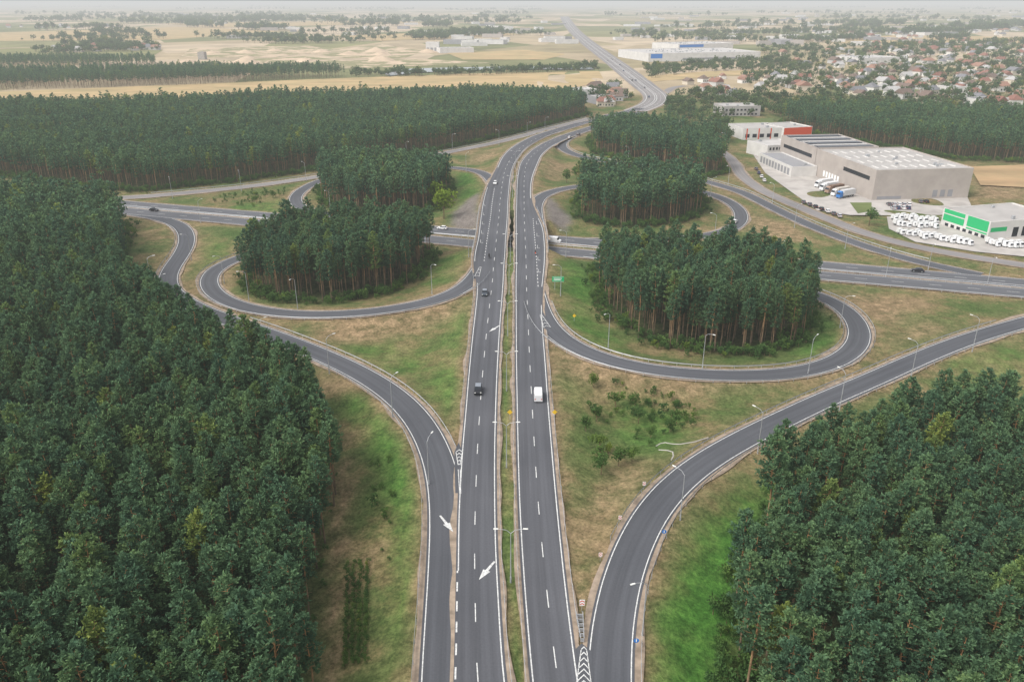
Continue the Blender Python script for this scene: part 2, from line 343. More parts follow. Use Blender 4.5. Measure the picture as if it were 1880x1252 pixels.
def chevrons(u0,v0,u1,v1,n,w0,w1,z=0.05,lw=0.16,sk=1.3):
    a=Vector(P(u0,v0,z));b=Vector(P(u1,v1,z)); d=(b-a).normalized(); nn=Vector((-d.y,d.x,0))
    for i in range(n):
        f=i/max(1,n-1); c=a.lerp(b,f); w=w0+(w1-w0)*f
        for sg in (-1,1):
            k=len(V); e=c+nn*sg*w-d*w*sk
            V.extend([c,c+d*lw*1.6,e+d*lw*1.6,e]); Fc.append((k,k+1,k+2,k+3) if sg<0 else (k+3,k+2,k+1,k))
    for sg in (-1,1):
        k=len(V); a2=a+nn*sg*w0-d*w0*sk; b2=b+nn*sg*w1-d*w1*sk; q=nn*0.07
        V.extend([a2-q,a2+q,b2+q,b2-q]); Fc.append((k+3,k+2,k+1,k))
chevrons(843,852,843,826,5,0.2,0.65,lw=0.2); chevrons(1072,1250,1072,1188,7,1.1,0.4); chevrons(1003,598,993,578,5,1.0,0.3); chevrons(876,506,882,490,4,0.8,0.3)
chevrons(845,905,843,860,1,0.1,0.2)
flush_marks(V,Fc)
def patch(name,pts,z,mat,kind='structure'):
    V=[P(u,v,z) for u,v in pts]; me=mesh(name,V,[tuple(range(len(V)))],mat)
    bm=bmesh.new(); bm.from_mesh(me); bmesh.ops.recalc_face_normals(bm,faces=bm.faces[:])
    for f in bm.faces:
        if f.normal.z<0: f.normal_flip()
    bmesh.ops.triangulate(bm,faces=bm.faces[:]); bm.to_mesh(me); bm.free()
    me.uv_layers.new(name='UVMap')
    return obj(name,me,kind=kind)
patch('road',[(836,905),(834,830),(842,812),(850,830),(850,905)],0.005,M_AS2)
patch('road',[(1052,1270),(1052,1195),(1068,1180),(1086,1195),(1092,1270)],0.005,M_AS2)
patch('road',[(985,560),(996,570),(1010,600),(1004,606),(992,598)],0.005,M_AS2)
patch('road',[(864,512),(876,488),(892,488),(886,512)],0.005,M_AS2)
# ---------------------------------------------------------------- terrain
BR0,BR1=286.0,349.0
for r in ROADS:
    smp=r.c.copy(); hw=r.w/2
    if r in (ML,MR):
        k=(smp[:,1]<BR0)|(smp[:,1]>BR1); smp=smp[k]; hw=hw[k]
    r.smp=smp; r.hw=hw
def inpoly(X,Y,poly):
    c=np.zeros(X.shape,bool); n=len(poly); j=n-1
    for i in range(n):
        xi,yi=poly[i][:2];xj,yj=poly[j][:2]
        t=((yi>Y)!=(yj>Y))&(X<(xj-xi)*(Y-yi)/(yj-yi+1e-12)+xi); c^=t; j=i
    return c
def terrain(X,Y):
    X=np.asarray(X,float);Y=np.asarray(Y,float); n=len(X)
    num=np.full(n,G/64.0); den=np.full(n,1/64.0); lock=np.full(n,1e9); dall=np.full(n,1e9)
    for r in ROADS:
        d=np.full(n,1e9); z=np.full(n,G)
        mn=r.smp[:,:2].min(0)-80; mx=r.smp[:,:2].max(0)+80
        idx=np.where((X>mn[0])&(X<mx[0])&(Y>mn[1])&(Y<mx[1]))[0]
        for c0 in range(0,len(idx),20000):
            ii=idx[c0:c0+20000]
            D=np.sqrt((X[ii,None]-r.smp[None,:,0])**2+(Y[ii,None]-r.smp[None,:,1])**2)-r.hw[None,:]
            k=D.argmin(1); d[ii]=D[np.arange(len(ii)),k]; z[ii]=r.smp[k,2]
        w=1/(np.maximum(d-2.2,0)+0.6)**2; w[d>75]=0
        num+=w*(z-0.3); den+=w
        lk_=d<2.9; lock[lk_]=np.minimum(lock[lk_],z[lk_]-0.3); dall=np.minimum(dall,d)
    h=num/den
    nz=np.sin(X*0.11+1.3*np.sin(Y*0.07))*np.cos(Y*0.09+X*0.03)*0.45
    h+=nz*np.clip((dall-5)/12,0,1)*(dall<300)
    h=np.where(lock<1e8,lock,h)
    rr=np.hypot(X,Y); h=h+np.clip((rr-14000)/46000,0,1.2)**1.3*150
    return h,dall
def grade(a,b,step,far0,far1,g=1.16):
    c=list(np.arange(a,b+0.01,step)); s=step
    while c[-1]<far1: s*=g; c.append(c[-1]+s)
    s=step; l=[]
    x=a
    while x>far0: s*=g; x-=s; l.append(x)
    return np.array(l[::-1]+c)
gx=grade(-215,265,2.2,-60000,60000); gy=grade(62,430,2.2,-600,70000,1.07)
XX,YY=np.meshgrid(gx,gy); XX=XX.ravel();YY=YY.ravel()
hh,dd=terrain(XX,YY)
nx=len(gx);ny=len(gy)
Vt=np.stack([XX,YY,hh],1)
fc=[]
for j in range(ny-1):
    b=j*nx
    for i in range(nx-1): fc.append((b+i,b+i+1,b+nx+i+1,b+nx+i))
tm=mesh('ground',Vt.tolist(),fc,M_GROUND,smooth=True)
def WP(poly,z=-5): return [P(u,v,z) for u,v in poly]
FORESTS=[
 (WP([(-420,1500),(540,1500),(568,1252),(590,1050),(604,900),(604,815),(562,760),(482,712),(402,676),(335,642),(272,598),(232,542),(222,485),(230,440),(226,410),(100,402),(-200,398),(-420,420)]),3.4,17),
 (WP([(-260,340),(0,322),(100,338),(250,352),(300,346),(400,337),(550,317),(640,303),(760,283),(830,271),(960,243),(1040,222),(1076,212),(1066,199),(1035,190),(850,190),(600,197),(300,210),(0,216),(-200,218)]),4.1,15.5),
 (WP([(588,345),(602,380),(690,394),(784,392),(822,365),(818,335),(750,327),(640,329)]),3.3,16.5),
 (WP([(450,522),(468,543),(520,556),(585,561),(650,556),(715,540),(765,514),(794,485),(788,462),(700,454),(560,462),(468,484)]),3.3,17),
 (WP([(1090,284),(1130,292),(1200,304),(1290,326),(1335,318),(1325,295),(1290,268),(1200,255),(1120,250),(1086,258)]),3.5,15.5),
 (WP([(1064,410),(1150,416),(1240,410),(1284,392),(1292,370),(1200,356),(1080,358),(1062,372)]),3.3,16.5),
 (WP([(1095,500),(1100,560),(1135,602),(1200,634),(1290,654),(1390,657),(1458,638),(1488,602),(1484,565),(1430,535),(1330,512),(1200,498)]),3.3,17),
 (WP([(1340,1500),(1350,1252),(1370,1120),(1398,1020),(1422,950),(1475,905),(1560,865),(1640,828),(1740,798),(1800,806),(1850,845),(1900,890),(2150,960),(2700,1500)]),3.4,16.5),
 (WP([(1480,246),(1600,266),(1750,292),(2000,304),(2000,240),(1750,228),(1550,220),(1440,222),(1440,232)]),4.2,15),
 (WP([(-100,168),(0,166),(300,158),(500,149),(630,143),(625,138),(450,137),(290,138),(0,145),(-100,147)]),5.5,13.5),
 (WP([(-100,130),(290,124),(285,115),(0,116),(-100,118)]),7,12),
 (WP([(1230,238),(1300,262),(1340,285),(1320,250),(1260,225),(1215,215)]),4.6,11),
]
zone=np.zeros((len(XX),4)); zone[:,3]=1
edge=np.where(dd<80,np.exp(-np.maximum(dd,0)/2.4),0)
zone[:,1]=np.clip(edge,0,1)
GREENZ=[(WP(p,-2),s) for p,s in (([(812,700),(862,545),(866,600),(850,700),(842,780),(790,720)],0.8),([(1185,1330),(1212,1140),(1268,1010),(1335,925),(1425,868),(1440,925),(1370,1100),(1350,1330)],1.0),
 ([(1030,470),(1085,500),(1105,600),(1160,650),(1100,645),(1040,600)],0.85),([(832,315),(878,320),(880,345),(845,395),(825,400)],0.75),
 ([(780,470),(850,460),(845,500),(790,530)],0.65),([(420,510),(470,545),(520,565),(440,560)],0.75),([(1500,560),(1545,580),(1550,620),(1500,650),(1450,665),(1480,620)],0.8),([(1040,700),(1070,690),(1065,860),(1050,880)],0.75),([(1700,640),(1880,620),(1880,700),(1800,690)],0.5),([(370,420),(430,430),(400,480),(370,490)],0.55),
 ([(1130,730),(1270,740),(1260,790),(1180,840),(1130,800)],0.55),([(620,632),(720,618),(790,650),(780,690),(700,680)],0.55),([(430,365),(530,350),(500,380),(400,378)],0.5))]
GREENZ.append((WP([(735,1400),(735,1050),(712,900),(678,800),(636,735),(664,735),(720,800),(762,900),(776,1050),(778,1400)],-3.5),1.0))
BROWNZ=[WP(p,-3.5) for p in ([(600,640),(560,600),(640,588),(850,545),(855,590),(760,612),(680,630)],[(1005,610),(1080,665),(1200,692),(1420,700),(1270,735),(1100,710),(1045,760),(1050,930),(1018,800)],[(1165,1040),(1250,910),(1340,855),(1240,1000),(1185,1110)],[(1790,300),(1880,300),(1880,360),(1790,360)],[(1120,870),(1220,830),(1190,900),(1120,990),(1070,1080),(1060,980)],[(1500,520),(1700,545),(1640,600),(1600,580),(1560,545)],[(1370,380),(1440,400),(1500,430),(1420,440),(1370,420)],[(1620,640),(1750,600),(1700,570),(1610,640)],[(860,280),(930,270),(905,300),(860,300)],[(1000,290),(1060,310),(1000,335)],[(690,730),(740,790),(760,880),(735,870),(700,800)])]
DIRT=WP([(590,1400),(604,1150),(612,1000),(622,900),(634,850),(648,850),(636,950),(630,1100),(624,1400)],-5)
STONEZ=[WP(p,-3) for p in ([(828,390),(876,362),(880,412),(832,410)],[(1002,368),(1052,402),(1040,418),(1002,416)])]
def soft(poly,it=3): 
    m=inpoly(XX,YY,poly).astype(float).reshape(ny,nx)
    for _ in range(it):
        q=m.copy(); q[1:-1,1:-1]=(m[1:-1,1:-1]*2+m[:-2,1:-1]+m[2:,1:-1]+m[1:-1,:-2]+m[1:-1,2:])/6; m=q
    return m.ravel()
for p,s in GREENZ: zone[:,0]=np.maximum(zone[:,0],soft(p,5 if s<1 else 2)*s)
zone[:,0]*=np.clip((dd-1.0)/2.5,0,1)
xm=np.interp(YY,(ML.c[:70,1]),(ML.c[:70,0]+ML.w[:70]/2)); xm2=np.interp(YY,MR.c[:70,1],MR.c[:70,0]-MR.w[:70]/2)
med=(XX>xm+0.3)&(XX<xm2-0.3)&(YY<430)
for p in BROWNZ: zone[:,1]=np.maximum(zone[:,1],soft(p,6)*0.9)
zone[:,1]=np.where(med,0.35,zone[:,1]); zone[:,0]=np.where(med,0.45,zone[:,0])
for f in FORESTS: zone[:,2]=np.maximum(zone[:,2],soft(f[0]))
dq=soft(DIRT,1); zone[:,2]*=(1-dq); zone[:,1]=np.maximum(zone[:,1],dq*1.3); zone[:,0]*=(1-dq)
zone[:,2]=np.where(med&(YY>BR0)&(YY<BR1),1,zone[:,2])  # dark gap between the bridge decks: shade painted into the ground colour
for p in STONEZ: zone[:,3]=np.minimum(zone[:,3],1-soft(p,1))
ca=tm.color_attributes.new('zone','FLOAT_COLOR','POINT'); ca.data.foreach_set('color',zone.ravel())
obj('ground',tm,kind='structure')
FIELDC=[('straw_field',(0.38,0.285,0.16)),('pasture_field',(0.18,0.18,0.08)),('sand_field',(0.48,0.37,0.265)),('earth_field',(0.34,0.24,0.14)),('crop_field',(0.12,0.15,0.06))]
def m_field(n,c):
    m,nt,b=newmat(n,0.95,0.1); p=posn(nt)
    mp=N(nt,'ShaderNodeMapping'); mp.inputs['Scale'].default_value=(0.012,0.05,0); mp.inputs['Rotation'].default_value=(0,0,0.2); lk(nt,p,mp.inputs[0])
    a=noise(nt,mp.outputs[0],1,5,0.7); q=noise(nt,p,0.02,5,0.7)
    col=ramp(nt,a,[(0.35,tuple(x*0.8 for x in c)),(0.65,tuple(x*1.15 for x in c))])
    if 'sand' in n: col=mix(nt,ramp(nt,q,[(0.45,(0,)*3),(0.52,(1,)*3)]),col,(0.20,0.19,0.10))
    else: col=mix(nt,1.0,col,ramp(nt,q,[(0.35,(0.8,0.86,0.8)),(0.65,(1.1,1.05,1))]),'MULTIPLY')
    lk(nt,col,b.inputs['Base Color']); return m
FM=[m_field(n,c) for n,c in FIELDC]
fl=[([(-150,210),(-150,168),(0,169),(300,157),(600,145),(850,136),(1100,131),(1110,150),(1050,162),(850,176),(600,184),(300,200)],0),
 ([(290,118),(400,112),(560,104),(640,112),(760,108),(900,116),(700,124),(500,130)],2),([(560,98),(700,82),(780,95),(740,108),(640,108)],2),([(350,90),(560,84),(620,92),(500,106),(330,106)],2),
 ([(820,98),(960,92),(1040,100),(1000,110),(850,110)],0),([(-100,95),(150,84),(300,92),(280,104),(-100,104)],1),([(0,60),(350,50),(520,58),(300,74),(0,76)],0),
 ([(1170,142),(1290,132),(1440,128),(1480,134),(1300,142),(1200,150)],0),([(1290,222),(1420,218),(1420,232),(1310,240)],4),([(1780,306),(1900,302),(1900,345),(1800,340)],3),
 ([(1460,72),(1700,64),(1880,70),(1880,80),(1600,84)],0),([(1560,48),(1880,44),(1880,52),(1600,58)],1),([(600,66),(900,58),(960,64),(700,76)],0),([(300,44),(700,38),(800,42),(400,52)],0),([(1150,60),(1350,56),(1400,64),(1180,70)],1),([(150,34),(500,30),(560,33),(200,40)],1)]
for i,(p,k) in enumerate(fl): patch('field',p,G+0.12+0.05*i,FM[k])
M_YARD=plain('yard_concrete',(0.36,0.335,0.31),0.9,0.2,0.12)
patch('yard_pavement',[(1372,268),(1420,262),(1470,270),(1560,340),(1700,360),(1775,360),(1790,392),(1700,396),(1560,395),(1500,386),(1452,352),(1405,318)],-4.98,M_YARD)
patch('yard_pavement',[(1628,398),(1735,398),(1760,412),(1890,430),(1890,472),(1790,462),(1680,444),(1632,420)],-4.96,M_YARD)
patch('lawn',[(1560,372),(1600,372),(1600,388),(1575,392)],-4.93,FM[4])
M_WATER=plain('river_water',(0.25,0.28,0.3),0.15,0.05)
patch('water',[(700,134),(760,126),(960,122),(1090,124),(1090,128),(900,128),(760,134),(715,140)],G+1.0,M_WATER)
for i in range(16):
    u=rng.uniform(340,860); v=rng.uniform(92,118); x,y,_=P(u,v,-5); R_=rng.uniform(10,24); hz=R_*0.34; V=[(x,y,G+hz)];Fc=[]
    for k in range(18):
        a=k*2*math.pi/18; q=R_*rng.uniform(0.85,1.25); V.append((x+math.cos(a)*q*0.45,y+math.sin(a)*q*0.45,G+hz*rng.uniform(.5,.65)))
    for k in range(18):
        a=k*2*math.pi/18; q=R_*rng.uniform(0.9,1.25); V.append((x+math.cos(a)*q,y+math.sin(a)*q,G-0.3))
    for k in range(18):
        j=(k+1)%18; Fc.append((0,1+k,1+j)); Fc.append((1+k,19+k,19+j,1+j))
    obj('sand_heap',mesh('sand_heap',V,Fc,plain('heap_sand',(0.44,0.34,0.24),0.95,0.2,0.05),smooth=True),label='pale conical sand heap on open gravel works ground',cat='sand heap',group='sand heaps of the gravel works')
# ---------------------------------------------------------------- bridge over the highway
br=obj('bridge',None,label='concrete road bridge carrying two carriageways over the highway',cat='bridge')
def lin(r,y): return np.interp(y,r.c[:60+len(r.c)//2,1],r.c[:60+len(r.c)//2,0]), np.interp(y,r.c[:60+len(r.c)//2,1],r.w[:60+len(r.c)//2])
ybr=np.linspace(BR0-2,BR1+2,24)
for r in (ML,MR):
    ov=(1.0,0.35) if r is ML else (0.35,1.0)
    V=[];Fc=[]
    for y in ybr:
        x,w=lin(r,y)
        for o,z in ((-w/2-ov[0],0.0),(-w/2-ov[0],-1.4),(w/2+ov[1],-1.4),(w/2+ov[1],0.0)): V.append((x+o,y,z-0.05))
    for i in range(len(ybr)-1):
        for k in range(4):
            a=4*i+k;b=4*i+(k+1)%4; Fc.append((a,a+4,b+4,b))
    Fc+= [(0,1,2,3),tuple(4*(len(ybr)-1)+k for k in (3,2,1,0))]
    obj('deck',mesh('deck',V,Fc,M_CONC),br)
    for sg in (-1,1):
        V=[];Fc=[]; e=ov[0 if sg<0 else 1]-0.12
        for y in np.arange(BR0-2,BR1+2,2.5):
            x,w=lin(r,y); tube(V,Fc,(x+sg*(w/2+e),y,0),(x+sg*(w/2+e),y,1.1),0.05,0.05,4)
            x2,w2=lin(r,y+2.5)
            for zz in (0.6,1.1): tube(V,Fc,(x+sg*(w/2+e),y,zz),(x2+sg*(w2/2+e),y+2.5,zz),0.04,0.04,4)
        obj('railing',mesh('railing',V,Fc,M_STEEL),br)
    for yy in (300,316,333):
        x,w=lin(r,yy)
        for o in (-w/3,0,w/3):
            V=[];Fc=[]; tube(V,Fc,(x+o,yy-o*0.3,-6.5),(x+o,yy-o*0.3,-1.4),0.55,0.55,10); obj('pier',mesh('pier',V,Fc,M_CONC),br)
# ---------------------------------------------------------------- guard rails
def guard(r,o,s0,s1,step=4):
    V=[];Fc=[]; s=np.arange(s0,s1,3.0)
    of=o if callable(o) else (lambda q:o)
    prof=[(0,0.50),(0.05,0.56),(0,0.62),(0.05,0.70),(0,0.78)]
    for q in s:
        for a,z in prof:
            p=at(r,q,of(q)+a); V.append((p[0],p[1],p[2]+z))
    k=len(prof)
    for i in range(len(s)-1):
        for j in range(k-1): Fc.append((i*k+j,i*k+j+1,(i+1)*k+j+1,(i+1)*k+j))
    root=obj('guard_rail',mesh('guard_rail',V,Fc,M_STEEL),label='galvanised steel guard rail along the road verge',cat='guard rail',group='guard rails along the roads')
    V=[];Fc=[]
    for q in np.arange(s0,s1,step):
        p=at(r,q,of(q)-0.06); tube(V,Fc,(p[0],p[1],p[2]-0.5),(p[0],p[1],p[2]+0.72),0.06,0.06,4)
    o2=obj('post',mesh('post',V,Fc,M_STEEL),root); o2['kind']='stuff'
hwf=lambda r,sg,e:(lambda s: sg*(np.interp(s,r.s,r.w)/2+e))
for r,sg in ((ML,-1),(MR,1)):
    a,_=srange(r,455,454); b,_=srange(r,383,382)
    guard(r,hwf(r,sg,0.5),0,a); guard(r,hwf(r,sg,0.5),b,r.s[-1]*0.75)
guard(LO,hwf(LO,1,0.9),0,LO.s[-1]*0.9); guard(RL,hwf(RL,-1,0.9),0,RL.s[-1])
s0,s1=srange(RL,1000,600); guard(RL,hwf(RL,1,0.9),s0,s1)
s0,s1=srange(LO,830,590); guard(LO,hwf(LO,-1,0.9),s0,s1)
guard(LL,hwf(LL,1,0.9),20,LL.s[-1]*0.8); guard(LR,hwf(LR,-1,0.9),30,LR.s[-1]*0.8); guard(LR,hwf(LR,1,0.9),30,LR.s[-1]*0.8); guard(RO,hwf(RO,1,0.9),60,RO.s[-1]*0.95)
guard(X1,-6.8,0,X1.s[-1]); guard(X2,6.8,0,X2.s[-1]); guard(X2,-6.2,X2.s[-1]*0.6,X2.s[-1]); guard(UO,hwf(UO,-1,0.9),0,UO.s[-1]*0.9)
s0,s1=srange(ML,780,350); guard(ML,hwf(ML,1,0.7),s0,s1)
s0,s1=srange(MR,1150,610); guard(MR,hwf(MR,-1,0.7),s0,s1)
# ---------------------------------------------------------------- street lamps
def lampproto(double):
    root=obj('street_lamp',None)
    V=[];Fc=[]; tube(V,Fc,(0,0,-0.5),(0,0,9.6),0.11,0.055,8); tube(V,Fc,(0,0,-0.5),(0,0,1.2),0.15,0.14,8); obj('pole',mesh('pole',V,Fc,M_STEEL),root)
    for sg in ((-1,1) if double else (1,)):
        V=[];Fc=[]; tube(V,Fc,(0,0,9.5),(sg*0.7,0,10.15),0.055,0.045,6); tube(V,Fc,(sg*0.7,0,10.15),(sg*2.0,0,10.35),0.045,0.04,6); obj('arm',mesh('arm',V,Fc,M_STEEL),root)
        x=sg*2.3; o=obj('lamp_head',boxes('lamp_head',[(x-0.4,x+0.4,-0.13,0.13,10.28,10.44)],M_LAMP,0.05),root)
    return root
LD=lampproto(True); LS=lampproto(False)
for i in range(11):
    y=102+34*i
    if BR0<y<BR1: continue
    xl,wl_=lin(ML,y); xr,wr_=lin(MR,y); x=((xl+wl_/2)+(xr-wr_/2))/2
    o=LD if i==0 else clone(LD); o.location=(x,y,-0.3); o['label']='tall steel double-arm street lamp standing on grassy road median'; o['category']='street lamp'; o['group']='street lamps along the main road'
heads=[(737,683),(798,795),(610,608),(470,572),(590,487),(752,488),(283,463),(288,502),(325,425),(437,498),(1120,572),(1245,862),(1385,738),(1548,662),(1160,1080),(1510,595),(1690,608),(1805,562),(1560,540),(1322,610),(1443,440),(1637,447),(1835,470),(1716,440),(1030,505),(838,243),(916,237),(968,228),(1012,218),(745,256),(665,268),(550,292),(438,310),(310,322),(370,360),(1300,385),(1245,330),(1150,268),(1465,370),(1340,300),(1410,330),(1560,405),(860,290),(860,440),(1040,430),(1565,240),(400,465),(700,320),(230,470)]
first=True
for u,v in heads:
    zg=-4 if v<560 else -1
    x,y,_=P(u,v,zg+10.3)
    best=None
    for r in ROADS:
        d=np.hypot(r.c[:,0]-x,r.c[:,1]-y); k=d.argmin()
        if best is None or d[k]-r.w[k]/2<best[0]: best=(d[k]-r.w[k]/2,r,k,d[k])
    b,r,k,d=best
    ang=math.atan2(r.c[k,1]-y,r.c[k,0]-x); want=r.w[k]/2+1.8
    if d<want or d>want+6:
        nd=np.array([x-r.c[k,0],y-r.c[k,1]]); nd=nd/(np.linalg.norm(nd)+1e-6); x=r.c[k,0]+nd[0]*want; y=r.c[k,1]+nd[1]*want
    h,_=terrain([x],[y])
    o=LS if first else clone(LS); first=False
    o.location=(x,y,float(h[0])); o.rotation_euler=(0,0,ang); o['label']='slim grey steel street lamp beside the ramp'; o['category']='street lamp'; o['group']='street lamps along the ramps'
# ---------------------------------------------------------------- trees
def blades(V,Fc,T,c,n,L,W,out,tipb,R):
    for _ in range(n):
        d=Vector((R.gauss(0,1),R.gauss(0,1),R.gauss(0.15,0.8))).normalized()+out*0.6; d.normalize()
        s=d.cross(Vector((R.gauss(0,1),R.gauss(0,1),R.gauss(0,1)))).normalized()
        l=L*R.uniform(0.7,1.25); w=W*R.uniform(0.7,1.2); b=c+Vector((R.gauss(0,1),R.gauss(0,1),R.gauss(0,1)))*L*0.32
        k=len(V); V.extend([b-s*w*0.5,b+s*w*0.5,b+d*l*0.7+s*w*0.42,b+d*l,b+d*l*0.65-s*w*0.45]); Fc.append((k,k+1,k+2,k+3,k+4))
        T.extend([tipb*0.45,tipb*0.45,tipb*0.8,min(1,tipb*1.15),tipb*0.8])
def pine(seed,lod=0,Ht=18.0):
    R=random.Random(seed); V=[];Fc=[];T=[]; tv=[];tf=[]
    base=Ht*R.uniform(0.43,0.58); lean=Vector((R.gauss(0,0.35),R.gauss(0,0.35),0))
    ax=lambda z: lean*(z/Ht)**2+Vector((0.12*math.sin(z*0.5+seed),0.12*math.cos(z*0.4+seed),0))*(1 if z>1 else 0)
    zs=[-0.8,0.5,4,8,12,Ht*0.85,Ht-0.6]; rs=[0.22,0.17,0.145,0.125,0.10,0.06,0.02]; ns=6 if lod==0 else 3
    for i in range(len(zs)-1):
        p0=ax(zs[i])+Vector((0,0,zs[i]));p1=ax(zs[i+1])+Vector((0,0,zs[i+1])); tube(tv,tf,p0,p1,rs[i],rs[i+1],ns)
    if lod==0:
        for i in range(4):
            z=Ht*R.uniform(0.25,0.45); a=R.uniform(0,6.28); tube(tv,tf,ax(z)+Vector((0,0,z)),ax(z)+Vector((math.cos(a)*0.9,math.sin(a)*0.9,z+0.15)),0.04,0.015,3)
    nw=10 if lod==0 else 6; rmax=R.uniform(1.75,2.4)
    for w in range(nw):
        t=w/(nw-1); z=base+(Ht-0.4-base)*(t**0.9)
        rad=rmax*math.sqrt(max(0.0,1-(0.15+0.85*t)**1.75))*(0.6+0.4*min(1,t*3))+0.27
        nb=6 if t<0.85 else 4
        if lod: nb-=1
        a0=R.uniform(0,6.28)
        for b in range(nb):
            a=a0+b*6.283/nb+R.gauss(0,0.3); rr=rad*R.uniform(0.65,1.12); up=rr*R.uniform(0.05,0.38)+t*0.18
            dirv=Vector((math.cos(a),math.sin(a),0)); p0=ax(z)+Vector((0,0,z+R.gauss(0,0.22))); p1=p0+dirv*rr+Vector((0,0,up))
            if lod==0 and b%2==0: tube(tv,tf,p0,p0.lerp(p1,0.85),0.045,0.015,3)
            out=(dirv*0.85+Vector((0,0,0.7))).normalized()
            if lod==0:
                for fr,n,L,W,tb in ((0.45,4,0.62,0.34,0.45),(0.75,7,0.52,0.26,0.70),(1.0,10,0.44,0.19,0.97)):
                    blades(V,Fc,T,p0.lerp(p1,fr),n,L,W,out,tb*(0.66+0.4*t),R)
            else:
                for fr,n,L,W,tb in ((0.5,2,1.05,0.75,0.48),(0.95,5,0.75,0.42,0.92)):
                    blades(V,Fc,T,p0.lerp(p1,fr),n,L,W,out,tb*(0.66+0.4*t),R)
    return V,Fc,T,tv,tf,Ht
def settip(me,vals):
    a=me.attributes.new('tip','FLOAT','POINT'); a.data.foreach_set('value',vals)
def leafy(seed,lod=0,Ht=9.0,shrub=False):
    R=random.Random(seed); V=[];Fc=[];T=[];tv=[];tf=[]
    if not shrub:
        tube(tv,tf,(0,0,-0.5),(0.1,0,Ht*0.35),0.22,0.16,6)
        for i in range(6):
            a=R.uniform(0,6.28); r=R.uniform(0.8,1.8); tube(tv,tf,(0.1,0,Ht*R.uniform(0.25,0.45)),(math.cos(a)*r,math.sin(a)*r,Ht*R.uniform(0.55,0.8)),0.1,0.03,4)
    else: tube(tv,tf,(0,0,-0.2),(0,0,Ht*0.4),0.06,0.03,4)
    lobes=[(Vector((R.gauss(0,1)*Ht*0.14,R.gauss(0,1)*Ht*0.14,Ht*R.uniform(0.35 if shrub else 0.5,0.82))),Ht*R.uniform(0.14,0.24)) for _ in range(9)]
    n=230 if lod==0 else 70
    for i in range(n):
        c,r=R.choice(lobes); d=Vector((R.gauss(0,1),R.gauss(0,1),R.gauss(0.2,1))).normalized(); p=c+d*r*R.uniform(0.55,1.1)
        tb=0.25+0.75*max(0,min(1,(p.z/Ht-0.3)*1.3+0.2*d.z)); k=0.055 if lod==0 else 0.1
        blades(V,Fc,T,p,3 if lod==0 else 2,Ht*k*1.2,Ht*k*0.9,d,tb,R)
    return V,Fc,T,tv,tf,Ht
def mk(proto,leafmat,name):
    V,Fc,T,tv,tf,Ht=proto
    cr=mesh('crown',V,Fc,leafmat); settip(cr,T)
    tt=[max(0,min(1,v[2]/Ht)) for v in tv]
    tr=mesh('trunk',tv,tf,M_BARK); settip(tr,tt)
    n=len(V); jm=mesh(name,list(V)+list(tv),list(Fc)+[tuple(i+n for i in f) for f in tf],[leafmat,M_BARK],[0]*len(Fc)+[1]*len(tf)); settip(jm,T+tt)
    return cr,tr,jm
P0=[mk(pine(i*13+1),M_PINE,'pine_mesh') for i in range(9)]
P1=[mk(pine(i*17+3,1),M_PINE,'pine_far_mesh') for i in range(5)]
D0=[mk(leafy(i*7+2),M_SHRUB,'leafy_mesh') for i in range(3)]
D1=[mk(leafy(i*5+2,1),M_DECI,'leafy_far_mesh') for i in range(3)]
SH=[mk(leafy(i*3+9,1,2.2,True),M_SHRUB,'shrub_mesh') for i in range(3)]
def scatter(name,pts,sc,protos,label,cat):
    n=len(pts); me=bpy.data.meshes.new(name); me.vertices.add(n); me.vertices.foreach_set('co',np.asarray(pts,float).ravel())
    a=me.attributes.new('sc','FLOAT','POINT'); a.data.foreach_set('value',np.asarray(sc,float))
    a=me.attributes.new('rt','FLOAT','POINT'); a.data.foreach_set('value',rng.uniform(0,6.28,n))
    a=me.attributes.new('pi','INT','POINT'); a.data.foreach_set('value',rng.randint(0,len(protos),n).astype(np.int32))
    o=obj(name,me,label=label,cat=cat,kind='stuff')
    ng=bpy.data.node_groups.new(name+'_nodes','GeometryNodeTree')
    ng.interface.new_socket('Geometry',in_out='INPUT',socket_type='NodeSocketGeometry'); ng.interface.new_socket('Geometry',in_out='OUTPUT',socket_type='NodeSocketGeometry')
    gi=ng.nodes.new('NodeGroupInput'); go=ng.nodes.new('NodeGroupOutput'); ip=ng.nodes.new('GeometryNodeInstanceOnPoints'); j=ng.nodes.new('GeometryNodeJoinGeometry')
    for pm in protos:
        po=bpy.data.objects.new(pm[2].name,pm[2]); oi=ng.nodes.new('GeometryNodeObjectInfo'); oi.inputs['Object'].default_value=po; oi.inputs['As Instance'].default_value=False
        g2=ng.nodes.new('GeometryNodeGeometryToInstance'); ng.links.new(oi.outputs['Geometry'],g2.inputs[0]); ng.links.new(g2.outputs[0],j.inputs[0])
    def na(nm,ty,sock):
        q=ng.nodes.new('GeometryNodeInputNamedAttribute'); q.data_type=ty; q.inputs['Name'].default_value=nm; return q.outputs['Attribute']
    ng.links.new(gi.outputs[0],ip.inputs['Points']); ng.links.new(j.outputs[0],ip.inputs['Instance']); ip.inputs['Pick Instance'].default_value=True
    ng.links.new(na('pi','INT',0),ip.inputs['Instance Index']); ng.links.new(na('sc','FLOAT',0),ip.inputs['Scale'])
    cx=ng.nodes.new('ShaderNodeCombineXYZ'); ng.links.new(na('rt','FLOAT',0),cx.inputs[2]); ng.links.new(cx.outputs[0],ip.inputs['Rotation'])
    ng.links.new(ip.outputs[0],go.inputs[0])
    md=o.modifiers.new('scatter','NODES'); md.node_group=ng
    return o
allp=[]
